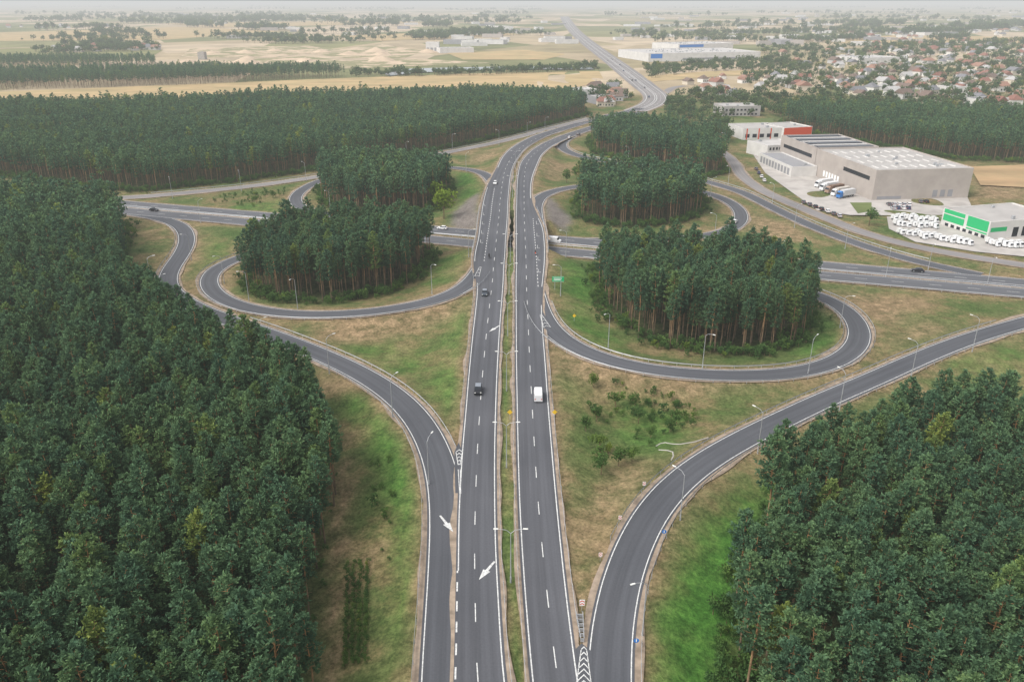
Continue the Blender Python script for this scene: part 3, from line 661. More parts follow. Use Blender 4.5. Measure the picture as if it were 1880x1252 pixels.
for poly,sp,ht in FORESTS:
    a=np.array(poly)[:,:2]; mn=a.min(0);mx=a.max(0); mn=np.maximum(mn,[-1500,55])
    gxx=np.arange(mn[0],mx[0],sp); gyy=np.arange(mn[1],mx[1],sp); A,B=np.meshgrid(gxx,gyy); A=A+((np.arange(A.shape[0])%2)*sp/2)[:,None]
    A=A.ravel()+rng.uniform(-0.5,0.5,A.size)*sp; B=B.ravel()+rng.uniform(-0.5,0.5,B.size)*sp
    k=inpoly(A+rng.normal(0,1.5,A.size),B+rng.normal(0,1.5,A.size),poly); A=A[k];B=B[k]
    h,d=terrain(A,B); k=(d>4.2)&(rng.rand(len(A))>0.04); A=A[k];B=B[k];h=h[k]
    u=np.array([proj(x,y,z+9) for x,y,z in zip(A,B,h)]); k=(u[:,0]>-160)&(u[:,0]<2040)&(u[:,1]<1500); A=A[k];B=B[k];h=h[k]
    sc=np.clip(rng.normal(ht/18.0,0.10*ht/18,len(A)),0.5,1.3)*(1+0.08*np.sin(A*0.05)*np.cos(B*0.06))*(max(sp,3.7)/3.7)**0.25
    allp.append(np.stack([A,B,h,sc],1))
allp=np.vstack(allp)
uv=np.array([proj(x,y,z+15*s) for x,y,z,s in allp]); dist=np.sqrt(allp[:,0]**2+allp[:,1]**2+(allp[:,2]-H)**2)
vis=(uv[:,0]>10)&(uv[:,0]<1870)&(uv[:,1]<1240)&(uv[:,1]>0)
order=np.argsort(np.where(vis,dist,1e9))[:300]
ism=np.zeros(len(allp),bool); ism[order]=True
for i in order:
    x,y,z,s=allp[i]; k=rng.randint(0,9)
    r=obj('pine_tree',None,loc=(x,y,z),rz=rng.uniform(0,6.28),label='tall scots pine with dense dark green crown in the forest',cat='pine tree',group='pine trees of the forest'); r.scale=(s*1.05,s*1.05,s)
    obj('trunk',P0[k][1],r); obj('crown',P0[k][0],r)
rest=allp[~ism]; rd=dist[~ism]
nr=rest[rd<330]; fr=rest[rd>=330]
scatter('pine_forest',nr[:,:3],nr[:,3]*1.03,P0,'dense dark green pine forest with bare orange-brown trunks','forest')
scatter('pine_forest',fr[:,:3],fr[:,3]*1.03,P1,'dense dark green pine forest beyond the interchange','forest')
ug=[]
for fi,(poly,sp,ht) in enumerate(FORESTS[:9]):
    n=len(poly)
    for i in range(n):
        a=np.array(poly[i][:2]);b=np.array(poly[(i+1)%n][:2]); L=np.linalg.norm(b-a)
        near=fi==0 and 0<i<6
        for _ in range(int(min(L,400)/(3.0 if near else 0.55))):
            p=a+(b-a)*rng.rand()+rng.normal(0,1.0 if near else 2.0,2); ug.append((p[0],p[1],0.5 if near else 1.25))
for poly,cnt in ((WP([(1075,700),(1220,720),(1290,780),(1180,830),(1090,860)],-3),40),(WP([(1180,715),(1280,740),(1260,790),(1190,770)],-3),30),(WP([(1340,1000),(1380,1000),(1350,1240),(1310,1240)]),70),(WP([(360,370),(480,345),(540,350),(470,380)]),60),(WP([(685,870),(720,870),(735,1240),(700,1240)]),12)):
    a=np.array(poly)[:,:2]; mn=a.min(0);mx=a.max(0); q=rng.uniform(mn,mx,(900,2)); q=q[inpoly(q[:,0],q[:,1],poly)]; ug+=[(x[0],x[1],0.85) for x in q[:cnt]]
for c in range(4):
    for k in range(30):
        x,y,_=P(640+12*c-0.1*k,1055+6.5*k,-4.8); ug.append((x+rng.normal(0,0.08),y+rng.normal(0,0.08),-0.48))
ug=np.array(ug); h,d=terrain(ug[:,0],ug[:,1]); k=(d>3)&(ug[:,1]>60); ug=ug[k];h=h[k]
sc=np.where(ug[:,2]<0,-ug[:,2]*rng.uniform(0.85,1.15,len(ug)),ug[:,2]*(np.abs(rng.normal(0.7,0.28,len(ug)))+0.2))
scatter('undergrowth',np.column_stack([ug[:,:2],h]),sc,SH,'low green shrubs along the forest edge','undergrowth')
lt=[(1090,715,4),(1095,775,4),(1130,745,4.5),(1172,770,4.5),(1165,745,4),(1103,880,5),(1100,830,4),(1135,860,4.5),(1160,850,3.5),(1075,800,4),(1040,335,7),(1058,325,7),(1545,420,9),(1560,440,8),(1597,405,8),(1432,355,6),(1195,800,3),(1230,790,3.5),(1340,305,8),(470,365,4),(500,355,4),(385,480,5),(415,470,6),(1700,655,4),(1840,745,6),(1250,700,3)]
for u,v,hh_ in lt:
    x,y,_=P(u,v,-3); h,d=terrain([x],[y])
    if d[0]<2: continue
    k=rng.randint(0,3); r=obj('leafy_tree',None,loc=(x,y,float(h[0])),rz=rng.uniform(0,6),label='small young green tree on the grass verge',cat='tree',group='young trees on the verge'); s=hh_/9.0; r.scale=(s,s,s)
    obj('trunk',D0[k][1],r); obj('crown',D0[k][0],r)
yc,yt,_=mk(leafy(77,0,11),M_YEL,'x')
for u,v,s in ((815,402,1.25),(803,380,1.1)):
    x,y,_=P(u,v,-4.5); h,_d=terrain([x],[y]); r=obj('leafy_tree',None,loc=(x,y,float(h[0])),rz=s*5,label='bright yellow-green leafy tree beside the pines',cat='tree',group='bright leafy trees'); r.scale=(s,s,s); obj('trunk',yt,r); obj('crown',yc,r)
def regpts(poly,n,z=-5):
    w=WP(poly,z); a=np.array(w)[:,:2]; mn=a.min(0);mx=a.max(0); out=[]
    while len(out)<n:
        q=rng.uniform(mn,mx,(n*3,2)); q=q[inpoly(q[:,0],q[:,1],w)]; out+=[tuple(x) for x in q]
    return out[:n]
ft=[]
ft+=regpts([(1180,125),(1420,112),(1500,125),(1480,134),(1290,132),(1190,145)],450)
ft+=regpts([(1350,140),(1880,120),(1880,215),(1600,200),(1420,190),(1380,165)],820)
ft+=regpts([(1380,90),(1880,80),(1880,125),(1450,130)],620)
ft+=regpts([(1440,190),(1700,192),(1880,205),(1880,225),(1600,215),(1440,215)],220)
ft+=regpts([(640,137),(900,133),(1090,122),(1100,130),(900,138),(650,143)],330)
ft+=regpts([(60,95),(280,85),(300,93),(80,102)],260)
ft+=regpts([(1200,190),(1300,170),(1440,180),(1440,215),(1300,215),(1230,205)],220)
ft+=regpts([(1215,205),(1330,225),(1350,290),(1280,250)],60)
ft+=regpts([(1080,165),(1130,160),(1160,185),(1110,205),(1080,200)],50)
ft+=regpts([(750,66),(920,58),(930,66),(760,76)],230)
ft+=regpts([(260,44),(600,36),(640,40),(300,47)],300)
for k in range(90):
    u0=rng.uniform(-50,1800); v0=rng.uniform(11,84); L=rng.uniform(50,240)
    if abs(u0+L/2-1060)<70+L/2-30: continue
    ft+=regpts([(u0,v0),(u0+L,v0-1),(u0+L,v0+0.6+v0*0.009),(u0,v0+0.9+v0*0.009)],int(48))
ft=np.array(ft)
_,d=terrain(ft[:,0],ft[:,1]); ft=ft[d>3]
dz=np.hypot(ft[:,0],ft[:,1]); sc=np.clip(rng.normal(0.95,0.28,len(ft)),0.45,2)*np.clip(dz/1500,0.85,2.4)
scatter('distant_trees',np.column_stack([ft,np.full(len(ft),G)]),sc,D1,'distant leafy trees and hedgerows between fields and houses','trees')
# ---------------------------------------------------------------- buildings
def rectfrom(o,a,b):
    o=Vector(P(*o,-5));a=Vector(P(*a,-5));b=Vector(P(*b,-5)); d=(a-o); w=d.length; ang=math.atan2(d.y,d.x); n=Vector((-math.sin(ang),math.cos(ang),0)); return o,ang,w,(b-o).dot(n)
def building(name,o,ang,w,d,h,wallm,roofm,label,cat='building',win=None,group=None,par=0.6,roofstuff=True):
    r=obj(name,None,loc=(o[0],o[1],-5.2),rz=ang,label=label,cat=cat,group=group)
    t=0.3
    obj('wall',boxes('wall',[(0,w,0,t,0,h),(0,w,d-t,d,0,h),(0,t,t,d-t,0,h),(w-t,w,t,d-t,0,h)],wallm),r)
    obj('roof',boxes('roof',[(t,w-t,t,d-t,h-par-0.3,h-par)],roofm),r)
    if win:
        for (x0,x1,z0,z1,face,m,nm) in win:
            e=0.05
            if face=='f': bb=(x0*w,x1*w,-e,0.0-0.003,z0,z1)
            elif face=='l': bb=(-e,-0.003,x0*d,x1*d,z0,z1)
            else: bb=(w+0.003,w+e,x0*d,x1*d,z0,z1)
            obj(nm,boxes(nm,[bb],m),r)
    if roofstuff:
        R=random.Random(int(w*10+d))
        for i in range(max(1,int(w*d/350))):
            x=R.uniform(0.1,0.85)*w;y=R.uniform(0.1,0.85)*d; s=R.uniform(0.8,1.8)
            obj('roof_vent',boxes('roof_vent',[(x,x+s*1.4,y,y+s,h-par,h-par+0.9+R.random()*0.6)],M_STEEL,0.05),r)
    return r
def claddings(name,col):
    m,nt,b=newmat(name,0.6)
    tc=N(nt,'ShaderNodeTexCoord'); w=N(nt,'ShaderNodeTexWave'); w.inputs['Scale'].default_value=0.55; lk(nt,tc.outputs['Object'],w.inputs['Vector'])
    c=ramp(nt,w.outputs['Fac'],[(0.0,tuple(x*0.93 for x in col)),(1,tuple(x*1.04 for x in col))]); c=mix(nt,1.0,c,ramp(nt,noise(nt,posn(nt),0.15,4),[(0.3,(0.85,)*3),(0.7,(1.06,)*3)]),'MULTIPLY')
    lk(nt,c,b.inputs['Base Color']); return m
M_BEI=claddings('beige_cladding',(0.40,0.355,0.32)); M_WCL=claddings('white_cladding',(0.60,0.58,0.55)); M_GCL=claddings('grey_cladding',(0.26,0.26,0.27)); M_ROOFG=claddings('grey_roof',(0.36,0.34,0.32)); M_ROOFW=claddings('pale_roof',(0.44,0.42,0.40)); M_DARKR=claddings('dark_roof',(0.14,0.14,0.15)); M_SOLAR=plain('solar_glass',(0.04,0.045,0.055),0.35,0.1)
o,ang,w,d=rectfrom((1600,368),(1776,363),(1500,322))
wh=[(x,x+0.05,1,4.5,'f',M_GCL,'door') for x in (0.62,0.7,0.78)]+[(0.55+0.05*i,0.58+0.05*i,2.0,5,'l',M_WHITE,'door') for i in range(6)]+[(0.08,0.5,9,11,'l',M_GLASS,'window'),(0.05,0.3,0.5,2,'f',M_GCL,'window')]
W1=building('warehouse',o,ang,w,d,15,M_BEI,M_ROOFG,'large beige flat-roofed warehouse with rooftop skylights and loading docks','warehouse',wh,par=0.5)
for i in range(9):
    for j in range(4):
        x=w*(0.08+0.1*i); y=d*(0.1+0.22*j); obj('skylight',boxes('skylight',[(x,x+0.9,y,y+d*0.10,14.5,14.8)],M_WCL,0.03),W1)
n=Vector((-math.sin(ang),math.cos(ang),0)); dd_=Vector((math.cos(ang),math.sin(ang),0))
o2=o+n*(d+0.5)
W2=building('warehouse',o2,ang,w*0.72,46,15.5,M_BEI,M_GCL,'beige warehouse wing with rows of dark rooftop panels','warehouse',[(0.1,0.9,9,11,'l',M_GLASS,'window')],par=0.5,roofstuff=False)
for i in range(7):
    y=2+i*6.2; obj('solar_panel',boxes('solar_panel',[(2,w*0.72-2,y,y+(4.2 if i%2==0 else 2.6),15.1,15.5)],M_SOLAR if i%2==0 else M_ROOFW),W2)
o3=o2-dd_*15-n*4
W3=building('loading_dock',o3,ang,14.8,46,6,M_WCL,M_GCL,'low grey-roofed loading dock with bay doors beside warehouse','loading dock',[(0.06+0.09*i,0.12+0.09*i,0.8,4.5,'l',M_GCL,'door') for i in range(10)])
def fb(uL,vL,uR,vR,dep,h,wm,rm,name,label,cat='building',**k):
    a=Vector(P(uL,vL,-5));b=Vector(P(uR,vR,-5)); dv=b-a; return building(name,a,math.atan2(dv.y,dv.x),dv.length,dep,h,wm,rm,label,cat,**k)
def wins(n,z0,z1,m=M_GLASS,f='f',nm='window',a=0.05,b=0.95): return [(a+(b-a)*i/n+0.01,a+(b-a)*(i+0.65)/n,z0,z1,f,m,nm) for i in range(n)]
fb(1407,291,1466,287,22,8,M_WCL,M_ROOFW,'office_building','white flat-roofed two-storey office building beside warehouse','office building',win=wins(9,1,2.6)+wins(9,5,6.6))
fb(1363,257,1436,255,26,8,M_WCL,M_ROOFG,'warehouse','white low warehouse with orange-red strips','warehouse',win=wins(5,1.5,4,M_GLASS)+[(0.08+0.3*i,0.11+0.3*i,0.2,7.8,'f',M_RED,'red_panel') for i in range(3)])
fb(1437,256,1489,253,26,8,M_WCL,M_ROOFG,'warehouse','low hall with orange-red front and grey roof','warehouse',win=[(0.01,0.99,2.6,7.9,'f',M_RED,'red_panel')]+wins(4,0.4,2.2))
fb(1327,214,1395,213,25,8.5,M_ROOFG,M_ROOFG,'office_building','grey flat-roofed building among trees','office building',win=wins(9,1,2.4)+wins(9,4.5,6))
o,ang,w,d=rectfrom((1812,440),(1890,433),(1746,410))
gb=building('workshop_hall',o,ang,w*1.7,d,7.5,M_WCL,M_ROOFG,'white workshop hall with bright green painted cladding','workshop hall',[(0.03,0.46,3.0,7.4,'l',M_GREEN,'green_panel'),(0.52,0.97,2.4,5.2,'l',M_GREEN,'green_panel'),(0.52,0.97,5.7,7.4,'l',M_GREEN,'green_panel'),(0.03,0.46,1.9,2.5,'l',M_GREEN,'green_panel'),(0.02,0.24,3.2,5,'f',M_GREEN,'green_panel')]+wins(5,0.5,4.5,M_GLASS,'f','door',0.32,0.98)+wins(7,0.2,1.5,M_GLASS,'l','door'))
fb(1190,114,1395,110,130,13,M_WCL,M_ROOFW,'factory_hall','long white factory hall with blue stripe','factory',win=[(0.02,0.12,5,12,'f',M_BLUE,'blue_panel'),(0.3,0.9,2,5,'f',M_GCL,'window')])
fb(1245,96,1345,93,90,14,M_WCL,M_ROOFW,'factory_hall','blue and white factory hall with pale roof','factory',win=[(0.02,0.45,8,13,'f',M_BLUE,'blue_panel'),(0.5,0.9,2,6,'f',M_GCL,'door')])
fb(1580,118,1650,116,60,9,M_WCL,M_ROOFW,'factory_hall','white low hall among houses','factory')
fb(782,96,806,96,22,18,M_WCL,M_ROOFW,'silo_building','tall white concrete plant silo block','silo building',win=wins(3,2,8,M_GCL))
fb(808,98,870,97,40,9,M_WCL,M_ROOFG,'factory_hall','low white hall beside silo block','factory')
fb(364,110,376,110,12,12,M_CONC,M_ROOFG,'silo_building','grey gravel works tower among sand heaps','tower')
fb(1058,180,1095,178,22,8,M_WCL,M_ROOFW,'shop_building','white roadside shop building','shop',win=wins(5,0.6,3))
fb(1095,192,1130,190,20,7,M_GCL,M_ROOFG,'shop_building','grey roadside shop building','shop',win=wins(5,0.6,3))
fb(1735,172,1800,171,18,7,M_WCL,M_ROOFW,'row_building','long pale low building between trees','building',win=wins(10,1,2.5))
fb(1790,196,1850,194,16,7,M_WCL,M_DARKR,'row_building','white low building with dark roof','building',win=wins(8,1,2.5))
for i in range(170):
    u=rng.uniform(300,1010) if i<70 else rng.uniform(1120,1880); v=rng.uniform(26,72) if i<70 else rng.uniform(22,84)
    if i<32: u=rng.uniform(740,1030); v=rng.uniform(44,90)
    x,y,_=P(u,v,-5); wd=rng.uniform(16,60)*(1.2 if v<50 else 1)
    building('factory_hall',(x,y),rng.uniform(-0.3,0.3),wd,rng.uniform(14,40),rng.uniform(6,10),[M_WCL,M_WCL,M_BEI,M_GCL][rng.randint(0,4)],[M_ROOFW,M_ROOFG,M_ROOFW,M_DARKR][rng.randint(0,4)],'distant pale flat-roofed industrial hall among fields','factory',group='distant industrial halls',roofstuff=False)
def housep(i,wallm,roofm,w=10,d=9,h=4.6):
    hm=boxes('wall',[(-w/2,w/2,-d/2,d/2,0,h)],wallm)
    e=0.5; rh=3.4
    V=[(-w/2-e,-d/2-e,h-0.2),(w/2+e,-d/2-e,h-0.2),(w/2+e,d/2+e,h-0.2),(-w/2-e,d/2+e,h-0.2),(-w/2-(e if i%2 else -2),0,h+rh),(w/2+(e if i%2 else -2),0,h+rh)]
    rm=mesh('roof',V,[(0,1,5,4),(2,3,4,5),(3,0,4),(1,2,5),(3,2,1,0)],roofm)
    wm=boxes('window',[(x,x+1.3,-d/2-0.05,-d/2-0.003,1,2.5) for x in (-3.6,-0.6,2.4)],M_GLASS)
    cm=boxes('chimney',[(1.5,2.1,0.5,1.1,h+1.5,h+rh+0.8)],M_CONC)
    return hm,rm,wm,cm
RM=[plain('red_tile',(0.20,0.095,0.07),0.8,0.2,0.8),plain('brown_tile',(0.14,0.10,0.08),0.8,0.2,0.8),plain('grey_tile',(0.16,0.16,0.17),0.8,0.2,0.8),plain('terracotta_tile',(0.25,0.14,0.10),0.8,0.2,0.8),plain('pale_sheet',(0.34,0.33,0.32),0.8,0.2,0.8)]
RN=['red','brown','grey','terracotta','pale grey']
WM=[plain('white_render',(0.60,0.58,0.54),0.9),plain('cream_render',(0.50,0.44,0.35),0.9),plain('grey_render',(0.42,0.41,0.39),0.9)]
HP=[]
for i in range(15): HP.append((housep(i,WM[i%3],RM[i%5],9+i%3*1.5,8.5+i%2),RN[i%5],['white','cream','grey'][i%3]))
hpts=regpts([(1290,150),(1500,140),(1880,128),(1880,185),(1560,178),(1380,168)],78)+regpts([(1400,100),(1880,88),(1880,128),(1500,134)],78)+regpts([(1640,165),(1880,190),(1880,210),(1620,190)],12)+regpts([(80,92),(290,84),(300,92),(100,98)],20)+regpts([(1090,165),(1125,162),(1145,185),(1105,200)],10)+regpts([(1460,54),(1880,50),(1880,88),(1500,90)],55)+regpts([(0,50),(200,46),(250,52),(0,56)],18)+regpts([(1240,150),(1330,144),(1345,180),(1270,182)],14)
_,dh=terrain([p[0] for p in hpts],[p[1] for p in hpts])
for (x,y),d in zip(hpts,dh):
    if d<6: continue
    (hm,rm,wm,cm),rn,wn=HP[rng.randint(0,15)]
    r=obj('house',None,loc=(x,y,-5.3),rz=rng.choice([0.2,1.77,0.5,2.0])+rng.normal(0,0.15),label='detached house with %s walls and %s roof'%(wn,rn),cat='house',group='houses of the village'); s=rng.uniform(0.85,1.3)*(1.2 if y>1500 else 1); r.scale=(s,s*rng.uniform(0.85,1.4),s)
    obj('wall',hm,r); obj('roof',rm,r)
    if y<1100: obj('window',wm,r); obj('chimney',cm,r)
# ---------------------------------------------------------------- vehicles
def wheels(root,xs,hw,rad=0.33,wd=0.22):
    V=[];Fc=[]; tube(V,Fc,(0,-wd/2,0),(0,wd/2,0),rad,rad,16); wm=mesh('wheel',V,Fc,M_RUB)
    V=[];Fc=[]; tube(V,Fc,(0,-wd/2-0.01,0),(0,wd/2+0.01,0),rad*0.6,rad*0.6,10); rm=mesh('rim',V,Fc,M_STEEL)
    for x in xs:
        for s in ((-1,1) if hw>0 else (1,)): wh_=obj('wheel',wm,root,(x,s*hw,rad)); obj('rim',rm,wh_)
def lights(root,xf,xr,hw,zf,zr):
    for s in (-1,1):
        obj('headlight',boxes('headlight',[(xf-0.08,xf+0.03,s*hw-0.18,s*hw+0.18,zf-0.08,zf+0.08)],M_LAMP,0.02),root)
        obj('tail_light',boxes('tail_light',[(xr-0.03,xr+0.08,s*hw-0.12,s*hw+0.12,zr-0.12,zr+0.12)],M_RED,0.02),root)
def car(col,label,suv=False,van=False,roofcol=None):
    r=obj('van' if van else 'car',None,label=label,cat='van' if van else 'car')
    m=plain('car_paint_'+'_'.join(str(int(c*100)) for c in col),col,0.3,0.03)
    if van:
        obj('body',prism('body',[(-2.6,0.35),(-2.65,2.0),(-2.5,2.3),(1.1,2.3),(1.35,2.1),(1.9,1.25),(2.6,1.0),(2.7,0.4)],0.98,0.86,m,0.07),r)
        obj('window',prism('window',[(1.30,2.05),(1.22,1.3),(1.88,1.28),(1.42,2.02)],0.93,0.885,M_GLASS,0.01),r)
        wheels(r,(-1.7,1.75),0.9,0.35); lights(r,2.65,-2.63,0.72,0.8,1.0); return r
    z=0.15 if suv else 0
    obj('body',prism('body',[(-2.15,0.3+z),(-2.2,0.8+z),(-2.05,0.98+z),(0.95,0.98+z),(2.0,0.80+z),(2.2,0.62+z),(2.2,0.3+z)],0.9,0.84,m,0.06),r)
    rb=-2.0 if suv else -1.75
    obj('window',prism('window',[(rb,0.98+z),(rb+0.35,1.42+z),(0.15,1.44+z),(0.95,0.98+z)],0.83,0.66,M_GLASS,0.03),r)
    rm_=plain('car_roof',roofcol,0.3,0.03) if roofcol else m
    obj('roof',prism('roof',[(rb+0.3,1.40+z),(rb+0.42,1.49+z),(0.1,1.50+z),(0.25,1.40+z)],0.69,0.62,rm_,0.02),r)
    wheels(r,(-1.35,1.35),0.82,0.34); lights(r,2.18,-2.18,0.66,0.7+z,0.82+z); return r
def moto(label):
    r=obj('motorcycle',None,label=label,cat='motorcycle'); wheels(r,(-0.7,0.7),0.0,0.32,0.12)
    obj('body',prism('body',[(-0.8,0.75),(-0.3,0.45),(0.45,0.45),(0.6,0.9),(0.2,1.02),(-0.4,0.85)],0.17,0.14,M_RED if 'red' in label else M_RUB,0.04),r)
    J=[(-0.15,0,0.95),(-0.05,0,1.25),(0.08,0,1.5),(0.12,0,1.62),(0.15,0,1.78),(0.05,0.2,1.45),(0.3,0.27,1.2),(0.5,0.25,1.1),(0.05,-0.2,1.45),(0.3,-0.27,1.2),(0.5,-0.25,1.1),(-0.12,0.14,0.93),(0.28,0.2,0.85),(0.05,0.2,0.45),(-0.12,-0.14,0.93),(0.28,-0.2,0.85),(0.05,-0.2,0.45)]
    E=[(0,1),(1,2),(2,3),(3,4),(2,5),(5,6),(6,7),(2,8),(8,9),(9,10),(0,11),(11,12),(12,13),(0,14),(14,15),(15,16)]
    Rr=[0.16,0.15,0.15,0.07,0.14,0.07,0.055,0.04,0.07,0.055,0.04,0.1,0.08,0.06,0.1,0.08,0.06]
    me=bpy.data.meshes.new('person'); me.from_pydata(J,E,[]); me.materials.append(M_RUB); p=obj('person',me,label='rider in dark jacket and helmet on motorcycle',cat='person')
    p.modifiers.new('skin','SKIN')
    if not me.skin_vertices:
        bm=bmesh.new(); bm.from_mesh(me); bm.verts.layers.skin.verify(); bm.to_mesh(me); bm.free()
    for i,rr in enumerate(Rr): me.skin_vertices[0].data[i].radius=(rr,rr)
    me.skin_vertices[0].data[0].use_root=True
    p.modifiers.new('sub','SUBSURF').levels=1
    return r,p
def place(o,r,u,v,back,zadd=0.04):
    x,y,_=P(u,v,0 if r in (ML,MR,LR,LL) else -5); d=np.hypot(r.c[:,0]-x,r.c[:,1]-y); k=d.argmin()
    a=math.atan2(r.t[k,1],r.t[k,0])+(math.pi if back else 0); o.location=(x,y,r.c[k,2]+zadd+max(0,r.zoff)-0.02*(r.zoff<0)); o.rotation_euler=(0,0,a); return o
place(car((0.015,0.016,0.02),'black estate car with silver roof driving on asphalt',True,roofcol=(0.2,0.22,0.25)),ML,878,720,True)
place(car((0.05,0.06,0.075),'dark blue-grey car driving on the main carriageway',roofcol=(0.2,0.22,0.25)),ML,890,541,True)
place(car((0.72,0.72,0.72),'white delivery van driving on the main road',van=True),MR,988,731,False)
place(car((0.7,0.7,0.7),'white car driving on the main road'),ML,909,338,True)
place(car((0.7,0.7,0.7),'white car turning on the loop ramp'),UR,1349,409,True)
place(car((0.7,0.7,0.7),'white car driving on the lower highway'),X1,812,421,True)
place(car((0.72,0.72,0.72),'white van on highway beneath the bridge',van=True),X1,1018,445,False)
place(car((0.02,0.02,0.025),'dark car on the highway beside the forest'),X2,283,388,False)
place(car((0.02,0.02,0.025),'dark car driving on the highway'),X1,1684,499,True)
place(car((0.03,0.03,0.035),'dark car on curved main road'),MR,1062,242,False)
place(car((0.5,0.5,0.5),'silver car on curved main road'),MR,1046,249,False)
m1,p1=moto('black motorcycle ridden along the main road'); place(m1,ML,898,474,True); place(p1,ML,898,474,True)
m2,p2=moto('red motorcycle ridden along the main road'); place(m2,MR,983,468,False); place(p2,MR,983,468,False)
def truck(trcol,cabcol,label,L=13):
    r=obj('truck',None,label=label,cat='truck'); mc=plain('cab_'+str(cabcol),cabcol,0.35,0.03); mt=plain('trailer_'+str(trcol),trcol,0.5,0.04)
    obj('cab',prism('cab',[(0,0.6),(0,3.2),(0.3,3.6),(1.7,3.1),(2.15,2.2),(2.3,0.5)],1.22,1.15,mc,0.08),r)
    obj('window',prism('window',[(1.74,3.0),(1.70,2.0),(2.24,2.05),(1.86,2.9)],1.1,1.05,M_GLASS,0.01),r)
    obj('trailer',boxes('trailer',[(-L,-0.5,-1.25,1.25,1.1,3.9)],mt,0.05),r)
    obj('chassis',boxes('chassis',[(-L+0.3,2.0,-0.5,0.5,0.6,1.09)],M_RUB),r)
    wheels(r,(1.3,-1.6,-L+1.5,-L+2.9,-L+4.3) if L>9 else (1.3,-L+1.4),1.05,0.5,0.32); lights(r,2.28,-L+0.02,0.9,0.8,1.0); return r
t1=truck((0.58,0.58,0.57),(0.62,0.62,0.62),'white short box truck parked in the truck yard',3.0)
trs=[(1641+9.2*i,403+0.6*i) for i in range(9)]+[(1648+9.6*i,414+0.9*i) for i in range(8)]+[(1655+10.2*i,430+1.6*i) for i in range(13)]+[(1818+11*i,452+0.8*i) for i in range(6)]
for i,(u,v) in enumerate(trs):
    o=t1 if i==0 else clone(t1); x,y,_=P(u+rng.normal(0,1.0),v+rng.normal(0,1.3),-5); o.location=(x,y,-4.95); s=0.66*rng.uniform(0.88,1.12); o.scale=(s*rng.uniform(0.85,1.1),s,s*rng.uniform(0.85,1.05)); o.rotation_euler=(0,0,math.radians(-75)+rng.normal(0,0.08)); o['group']='white trucks parked in the yard'
for (u,v,c,cc,a) in [(1512,350,(0.6,0.6,0.6),(0.65,0.65,0.65),30),(1522,355,(0.16,0.10,0.07),(0.3,0.2,0.15),30),(1533,360,(0.45,0.42,0.38),(0.65,0.65,0.65),30),(1543,364,(0.5,0.5,0.5),(0.03,0.15,0.4),30),(1503,344,(0.6,0.6,0.6),(0.6,0.6,0.6),30),(1434,302,(0.05,0.2,0.45),(0.05,0.2,0.5),35),(1441,306,(0.1,0.35,0.6),(0.6,0.6,0.6),35),(1450,312,(0.6,0.6,0.6),(0.6,0.6,0.6),35),(1459,317,(0.55,0.55,0.55),(0.6,0.6,0.6),35)]:
    cn='blue' if c[2]>c[0]*1.5 else ('brown' if c[0]<0.3 else 'pale grey'); o=truck(c,cc,'articulated truck with %s trailer parked at the dock'%cn,9.5); x,y,_=P(u,v,-5); o.location=(x,y,-4.95); o.rotation_euler=(0,0,math.radians(180+a))
pk=[((0.02,0.02,0.025),'black'),((0.4,0.4,0.42),'silver'),((0.65,0.65,0.65),'white'),((0.10,0.10,0.11),'grey'),((0.04,0.06,0.12),'blue')]
pc=[car(c,'%s car parked in the warehouse yard'%n) for c,n in pk]; used=set()
for i,(u,v) in enumerate([(1632+9*k,377+0.2*k) for k in range(5)]+[(1640+9*k,384) for k in range(4)]+[(1475+11*k,373+4.2*k) for k in range(7)]+[(1388+5*k,312+7*k) for k in range(4)]+[(1690,372),(1700,372)]):
    k=rng.randint(0,5); o=clone(pc[k]) if k in used else pc[k]; used.add(k); x,y,_=P(u,v,-5); o.location=(x,y,-4.93); o.rotation_euler=(0,0,math.radians(80)+rng.normal(0,0.05)); o['group']='cars parked in the warehouse yard'
for k in range(5):
    if k not in used: x,y,_=P(1600+9*k,382,-5); pc[k].location=(x,y,-4.93)
for i in range(14):
    s=rng.uniform(60,900); sg=rng.choice([-1,1]); p=at(FAR,s,sg*rng.choice([3,7])); q=at(FAR,s+3,0)-at(FAR,s,0); o=clone(pc[rng.randint(0,5)],(p[0],p[1],p[2]+0.05),math.atan2(q[1],q[0])+(0 if sg<0 else math.pi)); o['label']='distant car driving on the wide road'; o['group']='cars on the distant road'
